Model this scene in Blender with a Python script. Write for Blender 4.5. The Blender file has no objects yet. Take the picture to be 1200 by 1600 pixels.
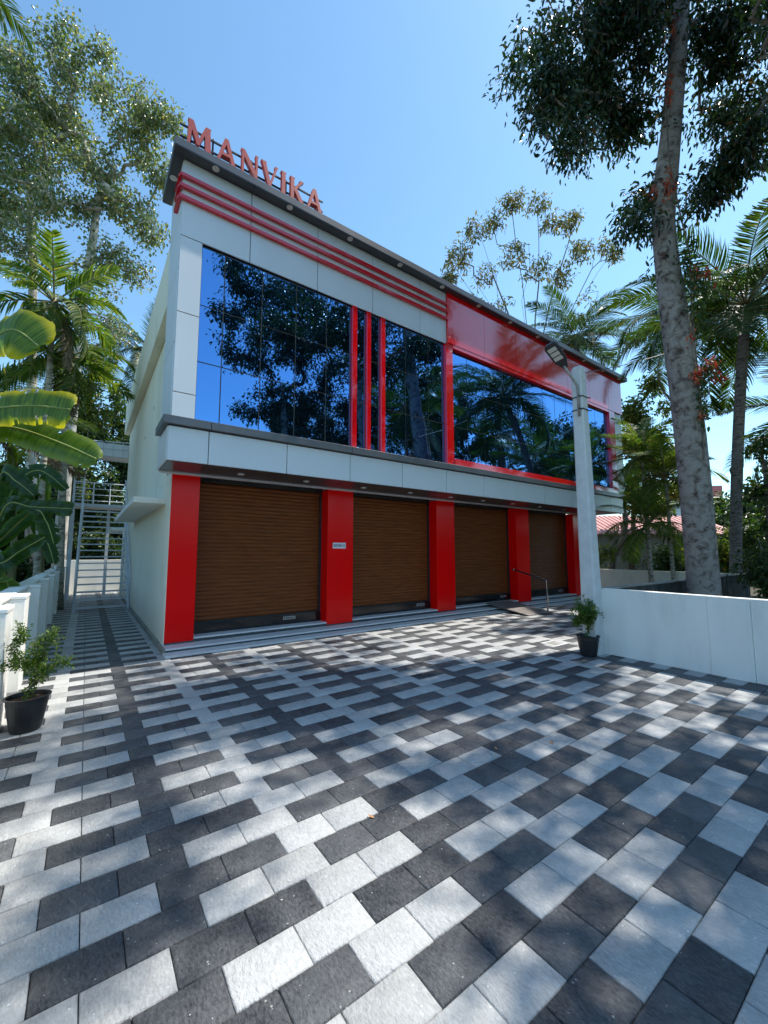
import bpy, bmesh, math, random
import numpy as np
from mathutils import Vector, Matrix, Euler

random.seed(7)
RNG = np.random.default_rng(11)
SC = bpy.context.scene
COL = SC.collection

# ------------------------------------------------------------------ camera
CAM_H = 1.6
YAW = math.radians(35.97)          # turned from the building's depth axis towards its facade axis
PITCH = math.radians(5.55)
FPX = 638.0                        # focal length in pixels of the 1200 x 1600 photograph
cam = bpy.data.cameras.new('camera')
cam.sensor_fit = 'VERTICAL'
cam.sensor_height = 24.0
cam.lens = 24.0 * FPX / 1600.0
cam.clip_start = 0.05
cam.clip_end = 3000.0
camo = bpy.data.objects.new('camera', cam)
camo.location = (0, 0, CAM_H)
camo.rotation_euler = Euler((math.pi / 2 + PITCH, 0, -YAW), 'XYZ')
COL.objects.link(camo)
SC.camera = camo

# ------------------------------------------------------------------ daylight
SUN_EL = math.radians(62)
SUN_AZ = math.radians(104)         # clockwise from +Y
w = bpy.data.worlds.new('World')
SC.world = w
w.use_nodes = True
nt = w.node_tree
nt.nodes.clear()
sky = nt.nodes.new('ShaderNodeTexSky')
sky.sky_type = 'NISHITA'
sky.sun_disc = False
sky.sun_elevation = SUN_EL
sky.sun_rotation = SUN_AZ
sky.air_density = 1.0
sky.dust_density = 0.35
sky.ozone_density = 4.0
sky.altitude = 0
bg = nt.nodes.new('ShaderNodeBackground')
bg.inputs['Strength'].default_value = 0.119
wo = nt.nodes.new('ShaderNodeOutputWorld')
tint = nt.nodes.new('ShaderNodeMix')           # the phone's slightly cyan rendering of a blue sky
tint.data_type = 'RGBA'
tint.blend_type = 'MULTIPLY'
tint.inputs[0].default_value = 1.0
tint.inputs[7].default_value = (0.82, 0.98, 0.91, 1)
nt.links.new(sky.outputs[0], tint.inputs[6])
nt.links.new(tint.outputs[2], bg.inputs['Color'])
nt.links.new(bg.outputs[0], wo.inputs['Surface'])

sd = bpy.data.lights.new('sun', 'SUN')
sd.energy = 2.55
sd.angle = math.radians(0.6)
sd.color = (1.0, 0.955, 0.88)
so = bpy.data.objects.new('sun', sd)
tosun = Vector((math.sin(SUN_AZ) * math.cos(SUN_EL), math.cos(SUN_AZ) * math.cos(SUN_EL), math.sin(SUN_EL)))
so.rotation_euler = tosun.to_track_quat('Z', 'Y').to_euler()
so.location = (10, -2, 25)
COL.objects.link(so)

SC.view_settings.view_transform = 'Standard'
SC.view_settings.look = 'None'
SC.view_settings.exposure = 1.35
SC.view_settings.gamma = 1.0
SC.view_settings.use_curve_mapping = False

# ------------------------------------------------------------------ helpers
_F = Vector((math.sin(YAW) * math.cos(PITCH), math.cos(YAW) * math.cos(PITCH), math.sin(PITCH)))
_R = Vector((math.cos(YAW), -math.sin(YAW), 0))
_U = _R.cross(_F)


def spot(px, py, d):
    """a point of the place seen at pixel px, py of the photograph, d metres deep"""
    return Vector((0, 0, CAM_H)) + _F * d + _R * ((px - 600) / FPX * d) + _U * ((800 - py) / FPX * d)


def pix(p):
    v = Vector(p) - Vector((0, 0, CAM_H))
    z = v.dot(_F)
    if z < 0.05:
        return None
    return (600 + FPX * v.dot(_R) / z, 800 - FPX * v.dot(_U) / z)


_LOC = {}


def tag(o, label=None, cat=None, group=None, kind=None):
    if label:
        o['label'] = label
    if cat:
        o['category'] = cat
    if group:
        o['group'] = group
    if kind:
        o['kind'] = kind
    return o


def thing(name, loc, label, cat, group=None):
    o = bpy.data.objects.new(name, None)
    o.empty_display_size = 0.2
    o.location = loc
    COL.objects.link(o)
    _LOC[o.name] = Vector(loc)
    return tag(o, label, cat, group)


def put(name, me, mat, parent=None, loc=None, rot=None, kind=None, label=None):
    """link a mesh whose vertices are in place coordinates (or local ones when loc is given)"""
    o = bpy.data.objects.new(name, me)
    if mat is not None and len(me.materials) == 0:
        for m in (mat if isinstance(mat, (list, tuple)) else [mat]):
            me.materials.append(m)
    COL.objects.link(o)
    world = Vector(loc) if loc is not None else Vector((0, 0, 0))
    if parent is not None:
        o.parent = parent
        o.location = world - _LOC[parent.name]
    else:
        o.location = world
    _LOC[o.name] = world
    if rot is not None:
        o.rotation_euler = rot
    if kind:
        o['kind'] = kind
    if label:
        o['label'] = label
    return o


def mesh_np(name, verts, quads=None, tris=None, tone=None, smooth=False):
    me = bpy.data.meshes.new(name)
    verts = np.asarray(verts, dtype=np.float32)
    me.vertices.add(len(verts))
    me.vertices.foreach_set('co', verts.ravel())
    loops, starts, totals = [], [], []
    n = 0
    if quads is not None and len(quads):
        q = np.asarray(quads, dtype=np.int32)
        loops.append(q.ravel())
        starts.append(np.arange(len(q)) * 4)
        totals.append(np.full(len(q), 4))
        n = len(q) * 4
    if tris is not None and len(tris):
        t = np.asarray(tris, dtype=np.int32)
        loops.append(t.ravel())
        starts.append(n + np.arange(len(t)) * 3)
        totals.append(np.full(len(t), 3))
    loops = np.concatenate(loops).astype(np.int32)
    starts = np.concatenate(starts).astype(np.int32)
    totals = np.concatenate(totals).astype(np.int32)
    me.loops.add(len(loops))
    me.loops.foreach_set('vertex_index', loops)
    me.polygons.add(len(starts))
    me.polygons.foreach_set('loop_start', starts)
    me.polygons.foreach_set('loop_total', totals)
    if smooth:
        me.polygons.foreach_set('use_smooth', np.ones(len(starts), dtype=bool))
    if tone is not None:
        a = me.attributes.new('tone', 'FLOAT', 'POINT')
        a.data.foreach_set('value', np.asarray(tone, dtype=np.float32))
    me.update(calc_edges=True)
    return me


class MB:
    """collects boxes, prisms and tubes into one mesh"""

    def __init__(s):
        s.v, s.f = [], []

    def box(s, x0, x1, y0, y1, z0, z1):
        n = len(s.v)
        s.v += [(x0, y0, z0), (x1, y0, z0), (x1, y1, z0), (x0, y1, z0), (x0, y0, z1), (x1, y0, z1), (x1, y1, z1), (x0, y1, z1)]
        s.f += [[n + i for i in q] for q in ((0, 3, 2, 1), (4, 5, 6, 7), (0, 1, 5, 4), (1, 2, 6, 5), (2, 3, 7, 6), (3, 0, 4, 7))]
        return s

    def prism(s, pts, a, b, axis='y'):
        """pts 2-D outline (counter-clockwise), extruded from a to b along axis"""
        n, k = len(s.v), len(pts)
        for t in (a, b):
            for (u, v) in pts:
                s.v.append({'y': (u, t, v), 'x': (t, u, v), 'z': (u, v, t)}[axis])
        s.f.append([n + i for i in range(k)])
        s.f.append([n + k + i for i in reversed(range(k))])
        for i in range(k):
            j = (i + 1) % k
            s.f.append([n + i, n + k + i, n + k + j, n + j])
        return s

    def tube(s, path, rad, sides=8, cap=True):
        path = [Vector(p) for p in path]
        if not isinstance(rad, (list, tuple)):
            rad = [rad] * len(path)
        n0 = len(s.v)
        up = Vector((0.13, 0.21, 1)).normalized()
        for i, p in enumerate(path):
            d = (path[min(i + 1, len(path) - 1)] - path[max(i - 1, 0)]).normalized()
            a = d.cross(up)
            if a.length < 0.15:
                a = d.cross(Vector((1, 0.1, 0)))
            a.normalize()
            b = d.cross(a)
            for k in range(sides):
                t = 2 * math.pi * k / sides
                s.v.append(tuple(p + (a * math.cos(t) + b * math.sin(t)) * rad[i]))
        for i in range(len(path) - 1):
            for k in range(sides):
                k2 = (k + 1) % sides
                s.f.append([n0 + i * sides + k, n0 + i * sides + k2, n0 + (i + 1) * sides + k2, n0 + (i + 1) * sides + k])
        if cap:
            s.f.append([n0 + k for k in reversed(range(sides))])
            s.f.append([n0 + (len(path) - 1) * sides + k for k in range(sides)])
        return s

    def lathe(s, cx, cy, prof, sides=28, ell=1.0):
        n0 = len(s.v)
        for (r, z) in prof:
            for k in range(sides):
                t = 2 * math.pi * k / sides
                s.v.append((cx + r * math.cos(t), cy + r * ell * math.sin(t), z))
        for i in range(len(prof) - 1):
            for k in range(sides):
                k2 = (k + 1) % sides
                s.f.append([n0 + i * sides + k, n0 + i * sides + k2, n0 + (i + 1) * sides + k2, n0 + (i + 1) * sides + k])
        return s

    def mesh(s, name='m', bevel=0.0, smooth=False):
        me = bpy.data.meshes.new(name)
        me.from_pydata(s.v, [], s.f)
        bm = bmesh.new()
        bm.from_mesh(me)
        bmesh.ops.recalc_face_normals(bm, faces=bm.faces)
        if bevel > 0:
            bmesh.ops.bevel(bm, geom=list(bm.edges), offset=bevel, segments=1, affect='EDGES', profile=0.5)
        bm.to_mesh(me)
        bm.free()
        if smooth:
            for p in me.polygons:
                p.use_smooth = True
        return me


def boxpart(name, x0, x1, y0, y1, z0, z1, mat, parent, bevel=0.0, label=None, kind=None):
    return put(name, MB().box(x0, x1, y0, y1, z0, z1).mesh(name, bevel), mat, parent, label=label, kind=kind)


# ------------------------------------------------------------------ materials
def new_mat(name):
    m = bpy.data.materials.new(name)
    m.use_nodes = True
    n = m.node_tree.nodes
    n.clear()
    out = n.new('ShaderNodeOutputMaterial')
    return m, m.node_tree, out


def N(t, kind, **kw):
    n = t.nodes.new(kind)
    for k, v in kw.items():
        if hasattr(n, k):
            setattr(n, k, v)
        else:
            n.inputs[k].default_value = v
    return n


def col(c):
    return (c[0], c[1], c[2], 1.0) if len(c) == 3 else c


def ramp(t, stops):
    r = t.nodes.new('ShaderNodeValToRGB')
    e = r.color_ramp.elements
    while len(e) > 1:
        e.remove(e[-1])
    e[0].position, e[0].color = stops[0][0], col(stops[0][1])
    for p, c in stops[1:]:
        x = e.new(p)
        x.color = col(c)
    return r


def mottled(name, c1, c2, scale=3.0, rough=0.6, metallic=0.0, spec=0.5, bump=0.0, bscale=40.0, coat=0.0, detail=4.0,
            stretch=(1, 1, 1), rough2=None, dirt=None, dirt_scale=1.2, dirt_lo=0.55, dirt_hi=0.75):
    m, t, out = new_mat(name)
    L = t.links.new
    geo = N(t, 'ShaderNodeNewGeometry')
    mp = N(t, 'ShaderNodeMapping')
    mp.inputs['Scale'].default_value = stretch
    L(geo.outputs['Position'], mp.inputs['Vector'])
    no = N(t, 'ShaderNodeTexNoise')
    no.inputs['Scale'].default_value = scale
    no.inputs['Detail'].default_value = detail
    L(mp.outputs[0], no.inputs['Vector'])
    r = ramp(t, [(0.32, c1), (0.68, c2)])
    L(no.outputs['Fac'], r.inputs[0])
    b = N(t, 'ShaderNodeBsdfPrincipled')
    cout = r.outputs[0]
    if dirt is not None:
        n2 = N(t, 'ShaderNodeTexNoise')
        n2.inputs['Scale'].default_value = dirt_scale
        n2.inputs['Detail'].default_value = 6
        n2.inputs['Roughness'].default_value = 0.65
        L(mp.outputs[0], n2.inputs['Vector'])
        mr = N(t, 'ShaderNodeMapRange')
        mr.inputs['From Min'].default_value = dirt_lo
        mr.inputs['From Max'].default_value = dirt_hi
        L(n2.outputs['Fac'], mr.inputs[0])
        mx = N(t, 'ShaderNodeMix')
        mx.data_type = 'RGBA'
        L(mr.outputs[0], mx.inputs[0])
        L(cout, mx.inputs[6])
        mx.inputs[7].default_value = col(dirt)
        cout = mx.outputs[2]
    L(cout, b.inputs['Base Color'])
    b.inputs['Roughness'].default_value = rough
    if rough2 is not None:
        mr = N(t, 'ShaderNodeMapRange')
        mr.inputs['To Min'].default_value = rough
        mr.inputs['To Max'].default_value = rough2
        L(no.outputs['Fac'], mr.inputs[0])
        L(mr.outputs[0], b.inputs['Roughness'])
    b.inputs['Metallic'].default_value = metallic
    b.inputs['Specular IOR Level'].default_value = spec
    b.inputs['Coat Weight'].default_value = coat
    b.inputs['Coat Roughness'].default_value = 0.05
    b.inputs['Coat IOR'].default_value = 1.9
    if bump > 0:
        nb = N(t, 'ShaderNodeTexNoise')
        nb.inputs['Scale'].default_value = bscale
        nb.inputs['Detail'].default_value = 5
        L(mp.outputs[0], nb.inputs['Vector'])
        bp = N(t, 'ShaderNodeBump')
        bp.inputs['Strength'].default_value = bump
        bp.inputs['Distance'].default_value = 0.01
        L(nb.outputs['Fac'], bp.inputs['Height'])
        L(bp.outputs[0], b.inputs['Normal'])
    L(b.outputs[0], out.inputs[0])
    return m


def leaf_mat(name, stops, trans=0.35, rough=0.42, spec=0.45, tcol=None):
    """leaf colour from the per-leaf tone, with some light passing through the blade"""
    m, t, out = new_mat(name)
    L = t.links.new
    at = N(t, 'ShaderNodeAttribute')
    at.attribute_name = 'tone'
    r = ramp(t, stops)
    L(at.outputs['Fac'], r.inputs[0])
    b = N(t, 'ShaderNodeBsdfPrincipled')
    L(r.outputs[0], b.inputs['Base Color'])
    b.inputs['Roughness'].default_value = rough
    b.inputs['Specular IOR Level'].default_value = spec
    tr = N(t, 'ShaderNodeBsdfTranslucent')
    mx = N(t, 'ShaderNodeMix')
    mx.data_type = 'RGBA'
    mx.blend_type = 'MULTIPLY'
    mx.inputs[0].default_value = 1.0
    L(r.outputs[0], mx.inputs[6])
    mx.inputs[7].default_value = col(tcol or (1.9, 2.1, 0.8))
    L(mx.outputs[2], tr.inputs['Color'])
    ms = N(t, 'ShaderNodeMixShader')
    ms.inputs[0].default_value = trans
    L(b.outputs[0], ms.inputs[1])
    L(tr.outputs[0], ms.inputs[2])
    L(ms.outputs[0], out.inputs[0])
    return m


TL, TW = 0.2973, 0.2047            # paving stone grid
TX0, TY0 = 0.366, 1.9925


def paver_mat(name, base, hi, speck, rough):
    m, t, out = new_mat(name)
    L = t.links.new
    geo = N(t, 'ShaderNodeNewGeometry')
    sep = N(t, 'ShaderNodeSeparateXYZ')
    L(geo.outputs['Position'], sep.inputs[0])

    def mth(op, a, b=None):
        n = N(t, 'ShaderNodeMath')
        n.operation = op
        for i, v in enumerate((a, b)):
            if v is None:
                continue
            if isinstance(v, (int, float)):
                n.inputs[i].default_value = v
            else:
                L(v, n.inputs[i])
        return n.outputs[0]
    row = mth('FLOOR', mth('DIVIDE', mth('SUBTRACT', sep.outputs[1], TY0), TW))
    odd = mth('FLOORED_MODULO', row, 2.0)
    xs = mth('SUBTRACT', sep.outputs[0], TX0)
    xs = mth('ADD', xs, mth('MULTIPLY', mth('SUBTRACT', 1.0, odd), 0.5 * TL))
    cell = mth('FLOOR', mth('DIVIDE', xs, TL))
    cmb = N(t, 'ShaderNodeCombineXYZ')
    L(cell, cmb.inputs[0])
    L(row, cmb.inputs[1])
    wn = N(t, 'ShaderNodeTexWhiteNoise')
    wn.noise_dimensions = '3D'
    L(cmb.outputs[0], wn.inputs[0])
    n1 = N(t, 'ShaderNodeTexNoise')
    n1.inputs['Scale'].default_value = 9
    n1.inputs['Detail'].default_value = 8
    n1.inputs['Roughness'].default_value = 0.7
    L(geo.outputs['Position'], n1.inputs['Vector'])
    n2 = N(t, 'ShaderNodeTexNoise')
    n2.inputs['Scale'].default_value = 62
    n2.inputs['Detail'].default_value = 5
    n2.inputs['Roughness'].default_value = 0.8
    mp2 = N(t, 'ShaderNodeMapping')
    mp2.inputs['Scale'].default_value = (1.5, 0.6, 1.0)
    mp2.inputs['Rotation'].default_value = (0, 0, 0.75)
    L(geo.outputs['Position'], mp2.inputs['Vector'])
    L(mp2.outputs[0], n2.inputs['Vector'])
    mixf = mth('ADD', mth('MULTIPLY', n1.outputs['Fac'], 0.35), mth('ADD', mth('MULTIPLY', n2.outputs['Fac'], 0.70), mth('MULTIPLY', wn.outputs['Value'], 0.14)))
    r = ramp(t, [(0.40, base), (0.82, hi)])
    L(mixf, r.inputs[0])
    # mineral flecks and dust
    vo = N(t, 'ShaderNodeTexVoronoi')
    vo.inputs['Scale'].default_value = 26
    L(geo.outputs['Position'], vo.inputs['Vector'])
    fl = mth('LESS_THAN', vo.outputs['Distance'], 0.11)
    fl = mth('MULTIPLY', fl, mth('GREATER_THAN', n1.outputs['Fac'], 0.53))
    mx = N(t, 'ShaderNodeMix')
    mx.data_type = 'RGBA'
    L(mth('MULTIPLY', fl, 0.75), mx.inputs[0])
    L(r.outputs[0], mx.inputs[6])
    mx.inputs[7].default_value = col(speck)
    # broad scuffs of dust carried across the stones
    n3 = N(t, 'ShaderNodeTexNoise')
    n3.inputs['Scale'].default_value = 1.1
    n3.inputs['Detail'].default_value = 7
    n3.inputs['Roughness'].default_value = 0.62
    L(geo.outputs['Position'], n3.inputs['Vector'])
    mr = N(t, 'ShaderNodeMapRange')
    mr.inputs['From Min'].default_value = 0.46
    mr.inputs['From Max'].default_value = 0.78
    mr.inputs['To Max'].default_value = 0.20
    L(n3.outputs['Fac'], mr.inputs[0])
    mx2 = N(t, 'ShaderNodeMix')
    mx2.data_type = 'RGBA'
    L(mr.outputs[0], mx2.inputs[0])
    L(mx.outputs[2], mx2.inputs[6])
    mx2.inputs[7].default_value = col((0.23, 0.23, 0.225))
    b = N(t, 'ShaderNodeBsdfPrincipled')
    L(mx2.outputs[2], b.inputs['Base Color'])
    b.inputs['Roughness'].default_value = rough
    b.inputs['Specular IOR Level'].default_value = 0.35
    # chiselled slate relief
    mp = N(t, 'ShaderNodeMapping')
    mp.inputs['Scale'].default_value = (1.0, 0.55, 1.0)
    mp.inputs['Rotation'].default_value = (0, 0, 0.6)
    L(geo.outputs['Position'], mp.inputs['Vector'])
    nb = N(t, 'ShaderNodeTexNoise')
    nb.inputs['Scale'].default_value = 46
    nb.inputs['Detail'].default_value = 5
    nb.inputs['Roughness'].default_value = 0.62
    L(mp.outputs[0], nb.inputs['Vector'])
    bp = N(t, 'ShaderNodeBump')
    bp.inputs['Strength'].default_value = 0.9
    bp.inputs['Distance'].default_value = 0.012
    L(nb.outputs['Fac'], bp.inputs['Height'])
    L(bp.outputs[0], b.inputs['Normal'])
    L(b.outputs[0], out.inputs[0])
    return m


def glass_mat():
    """blue mirror glazing with an opaque dark back"""
    m, t, out = new_mat('blue_mirror_glass')
    L = t.links.new
    g = N(t, 'ShaderNodeBsdfGlossy')
    g.inputs['Color'].default_value = (0.15, 0.36, 0.72, 1)
    g.inputs['Roughness'].default_value = 0.012
    d = N(t, 'ShaderNodeBsdfPrincipled')
    d.inputs['Base Color'].default_value = (0.004, 0.010, 0.022, 1)
    d.inputs['Roughness'].default_value = 0.03
    geo = N(t, 'ShaderNodeNewGeometry')
    no = N(t, 'ShaderNodeTexNoise')
    no.inputs['Scale'].default_value = 1.3
    no.inputs['Detail'].default_value = 1
    L(geo.outputs['Position'], no.inputs['Vector'])
    bp = N(t, 'ShaderNodeBump')
    bp.inputs['Strength'].default_value = 0.045
    bp.inputs['Distance'].default_value = 0.05
    L(no.outputs['Fac'], bp.inputs['Height'])
    L(bp.outputs[0], g.inputs['Normal'])
    ms = N(t, 'ShaderNodeMixShader')
    ms.inputs[0].default_value = 0.80
    L(d.outputs[0], ms.inputs[1])
    L(g.outputs[0], ms.inputs[2])
    L(ms.outputs[0], out.inputs[0])
    return m


def bark_mat(name, pale, mid, dark, scale=7.0, stretch=(1, 1, 1.6), bump=0.6, rings=0.0):
    m, t, out = new_mat(name)
    L = t.links.new
    geo = N(t, 'ShaderNodeNewGeometry')
    mp = N(t, 'ShaderNodeMapping')
    mp.inputs['Scale'].default_value = stretch
    L(geo.outputs['Position'], mp.inputs['Vector'])
    n1 = N(t, 'ShaderNodeTexNoise')
    n1.inputs['Scale'].default_value = scale
    n1.inputs['Detail'].default_value = 8
    n1.inputs['Roughness'].default_value = 0.68
    n1.inputs['Distortion'].default_value = 0.5
    L(mp.outputs[0], n1.inputs['Vector'])
    r = ramp(t, [(0.36, dark), (0.44, mid), (0.53, pale), (0.75, tuple(c * 1.15 for c in pale))])
    L(n1.outputs['Fac'], r.inputs[0])
    b = N(t, 'ShaderNodeBsdfPrincipled')
    L(r.outputs[0], b.inputs['Base Color'])
    b.inputs['Roughness'].default_value = 0.85
    b.inputs['Specular IOR Level'].default_value = 0.2
    hh = n1.outputs['Fac']
    if rings > 0:
        wv = N(t, 'ShaderNodeTexWave')
        wv.bands_direction = 'Z'
        wv.inputs['Scale'].default_value = rings
        wv.inputs['Distortion'].default_value = 1.5
        wv.inputs['Detail'].default_value = 2
        L(geo.outputs['Position'], wv.inputs['Vector'])
        ad = N(t, 'ShaderNodeMath')
        ad.operation = 'ADD'
        L(hh, ad.inputs[0])
        L(wv.outputs['Fac'], ad.inputs[1])
        hh = ad.outputs[0]
    bp = N(t, 'ShaderNodeBump')
    bp.inputs['Strength'].default_value = bump
    bp.inputs['Distance'].default_value = 0.03
    L(hh, bp.inputs['Height'])
    L(bp.outputs[0], b.inputs['Normal'])
    L(b.outputs[0], out.inputs[0])
    return m


M = {}
M['light_stone'] = paver_mat('light_grey_paving', (0.27, 0.27, 0.265), (0.57, 0.57, 0.555), (0.75, 0.75, 0.72), 0.62)
M['dark_stone'] = paver_mat('dark_slate_paving', (0.010, 0.011, 0.015), (0.155, 0.158, 0.162), (0.42, 0.40, 0.37), 0.55)
M['joint'] = mottled('joint_sand', (0.03, 0.03, 0.03), (0.10, 0.095, 0.085), 30, 0.95)
M['earth'] = mottled('leafy_earth', (0.035, 0.03, 0.018), (0.10, 0.085, 0.05), 2.5, 0.95, bump=0.5, bscale=20, dirt=(0.045, 0.07, 0.02))
M['granite_top'] = mottled('pale_granite', (0.62, 0.63, 0.63), (0.78, 0.78, 0.76), 60, 0.45, bump=0.05)
M['granite_dark'] = mottled('grey_granite_riser', (0.045, 0.046, 0.05), (0.09, 0.09, 0.095), 50, 0.35)
M['black_granite'] = mottled('black_granite', (0.006, 0.006, 0.007), (0.014, 0.014, 0.016), 60, 0.12)
M['silver'] = mottled('silver_cladding', (0.66, 0.68, 0.705), (0.70, 0.715, 0.735), 0.9, 0.38, metallic=0.12, rough2=0.46, bump=0.02, bscale=1.6,
                      stretch=(1, 1, 0.4), dirt=(0.60, 0.62, 0.635), dirt_scale=0.8)
M['charcoal'] = mottled('charcoal_cladding', (0.085, 0.09, 0.10), (0.115, 0.12, 0.13), 2.0, 0.36, metallic=0.3)
M['soffit'] = mottled('charcoal_soffit', (0.055, 0.058, 0.065), (0.08, 0.083, 0.09), 2.0, 0.3, metallic=0.2)
M['joint_black'] = mottled('sealant_black', (0.01, 0.01, 0.011), (0.02, 0.02, 0.02), 5, 0.7)
M['red'] = mottled('gloss_red_cladding', (0.80, 0.001, 0.004), (0.86, 0.002, 0.006), 1.0, 0.14, spec=0.4, coat=0.7)
M['red_column'] = mottled('red_column_cladding', (0.88, 0.0005, 0.001), (0.92, 0.001, 0.002), 1.0, 0.22, spec=0.22, bump=0.02, bscale=2.0)
M['red_bar'] = mottled('red_bar_cladding', (0.62, 0.003, 0.014), (0.68, 0.005, 0.018), 1.5, 0.15, coat=0.4)
M['letter'] = mottled('matt_red_letter', (0.50, 0.055, 0.045), (0.56, 0.07, 0.055), 3, 0.5)
M['glass'] = glass_mat()
M['mullion'] = mottled('mullion_black', (0.015, 0.016, 0.018), (0.03, 0.03, 0.03), 5, 0.4)
M['sealant'] = mottled('brown_grey_sealant', (0.10, 0.085, 0.065), (0.16, 0.135, 0.105), 9, 0.6)
M['cream'] = mottled('cream_plaster', (0.82, 0.77, 0.62), (0.87, 0.82, 0.67), 1.2, 0.85, bump=0.12, bscale=60,
                     dirt=(0.62, 0.61, 0.48), dirt_scale=0.9, stretch=(1, 1, 0.35))
M['white_paint'] = mottled('white_emulsion', (0.82, 0.80, 0.74), (0.88, 0.865, 0.80), 3.5, 0.8, bump=0.22, bscale=45, stretch=(1, 1, 0.22),
                           dirt=(0.55, 0.54, 0.48), dirt_scale=2.2, dirt_lo=0.54, dirt_hi=0.95)
M['mossy'] = mottled('mossy_cement', (0.02, 0.024, 0.022), (0.075, 0.08, 0.07), 4.5, 0.95, bump=0.5, bscale=30,
                     dirt=(0.26, 0.26, 0.23), dirt_scale=3.5, dirt_lo=0.56, dirt_hi=0.72, stretch=(1, 1, 0.4))
M['cement'] = mottled('weathered_cement', (0.22, 0.22, 0.19), (0.32, 0.31, 0.27), 3, 0.9, bump=0.2, bscale=30, dirt=(0.12, 0.12, 0.09))
M['steel_paint'] = mottled('grey_painted_steel', (0.52, 0.55, 0.58), (0.60, 0.63, 0.66), 6, 0.45, metallic=0.05)
M['steel_dark'] = mottled('dark_sign_frame', (0.02, 0.022, 0.028), (0.04, 0.042, 0.05), 5, 0.5, metallic=0.3)
M['chrome'] = mottled('stainless_steel', (0.55, 0.55, 0.54), (0.65, 0.65, 0.63), 5, 0.18, metallic=1.0)
M['galv'] = mottled('galvanised_pipe', (0.28, 0.27, 0.25), (0.42, 0.40, 0.37), 14, 0.5, metallic=0.5)
M['pole'] = mottled('pole_concrete', (0.62, 0.62, 0.60), (0.70, 0.70, 0.68), 8, 0.85, bump=0.3, bscale=55, dirt=(0.50, 0.50, 0.48), dirt_scale=5, dirt_hi=0.9)
M['lamp_body'] = mottled('lamp_housing', (0.012, 0.013, 0.016), (0.025, 0.026, 0.03), 8, 0.45)
M['lamp_led'] = mottled('lamp_led_panel', (0.50, 0.49, 0.43), (0.66, 0.65, 0.60), 90, 0.3)
M['downlight'] = mottled('downlight_lens', (0.62, 0.60, 0.50), (0.72, 0.70, 0.60), 10, 0.35)
M['ramp_wood'] = mottled('worn_ramp_board', (0.13, 0.11, 0.10), (0.22, 0.19, 0.175), 8, 0.7, bump=0.3, bscale=30, dirt=(0.25, 0.23, 0.21), dirt_scale=6)
M['pot'] = mottled('black_plastic_pot', (0.010, 0.010, 0.012), (0.02, 0.02, 0.022), 8, 0.42)
M['soil'] = mottled('potting_soil', (0.03, 0.016, 0.01), (0.08, 0.045, 0.03), 40, 0.95, bump=0.8, bscale=60)
M['plate'] = mottled('white_plate', (0.68, 0.68, 0.72), (0.76, 0.76, 0.79), 10, 0.4)
M['ink'] = mottled('dark_ink', (0.03, 0.035, 0.07), (0.05, 0.055, 0.10), 10, 0.5)
M['wire'] = mottled('cable_black', (0.05, 0.055, 0.06), (0.09, 0.09, 0.10), 10, 0.5)
M['red_roof'] = mottled('red_metal_roof', (0.42, 0.13, 0.115), (0.58, 0.24, 0.21), 1.5, 0.5, dirt=(0.34, 0.13, 0.10))
M['dry_leaf'] = mottled('dry_leaf', (0.30, 0.13, 0.05), (0.55, 0.30, 0.14), 40, 0.7)


def shutter_mat():
    m, t, out = new_mat('brown_shutter')
    L = t.links.new
    geo = N(t, 'ShaderNodeNewGeometry')
    mp = N(t, 'ShaderNodeMapping')
    mp.inputs['Scale'].default_value = (0.9, 1, 26)
    L(geo.outputs['Position'], mp.inputs['Vector'])
    no = N(t, 'ShaderNodeTexNoise')
    no.inputs['Scale'].default_value = 3
    no.inputs['Detail'].default_value = 6
    L(mp.outputs[0], no.inputs['Vector'])
    r = ramp(t, [(0.3, (0.115, 0.031, 0.007)), (0.55, (0.185, 0.051, 0.012)), (0.75, (0.26, 0.080, 0.020))])
    L(no.outputs['Fac'], r.inputs[0])
    b = N(t, 'ShaderNodeBsdfPrincipled')
    L(r.outputs[0], b.inputs['Base Color'])
    b.inputs['Roughness'].default_value = 0.42
    b.inputs['Specular IOR Level'].default_value = 0.22
    L(b.outputs[0], out.inputs[0])
    return m


M['shutter'] = shutter_mat()
M['bark_big'] = bark_mat('mottled_grey_bark', (0.32, 0.29, 0.26), (0.21, 0.18, 0.155), (0.085, 0.06, 0.048), 6.0, (1, 1, 1.1), 0.7)
M['bark_pale'] = bark_mat('pale_fig_bark', (0.56, 0.51, 0.44), (0.40, 0.36, 0.30), (0.18, 0.15, 0.12), 3.0, (1, 1, 0.8), 0.4)
M['bark_palm'] = bark_mat('ringed_palm_bark', (0.26, 0.24, 0.22), (0.17, 0.155, 0.14), (0.07, 0.06, 0.055), 6.0, (1, 1, 3.0), 0.6, rings=5.0)
M['bark_areca'] = bark_mat('areca_bark', (0.42, 0.38, 0.30), (0.30, 0.27, 0.20), (0.12, 0.10, 0.07), 5.0, (1, 1, 3.0), 0.4, rings=3.0)
M['bark_dark'] = bark_mat('brown_twig_bark', (0.20, 0.165, 0.13), (0.13, 0.105, 0.08), (0.05, 0.04, 0.03), 8.0, (1, 1, 1), 0.4)
M['leaf_big'] = leaf_mat('leaf_dark_glossy', [(0, (0.010, 0.028, 0.012)), (0.55, (0.022, 0.052, 0.020)), (0.93, (0.045, 0.085, 0.026)), (1, (0.16, 0.07, 0.03))], 0.18, 0.30, 0.5)
M['leaf_fig'] = leaf_mat('leaf_fig', [(0, (0.07, 0.10, 0.05)), (0.6, (0.14, 0.17, 0.09)), (0.92, (0.22, 0.22, 0.12)), (1, (0.30, 0.21, 0.08))], 0.45, 0.28, 0.9)
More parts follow.
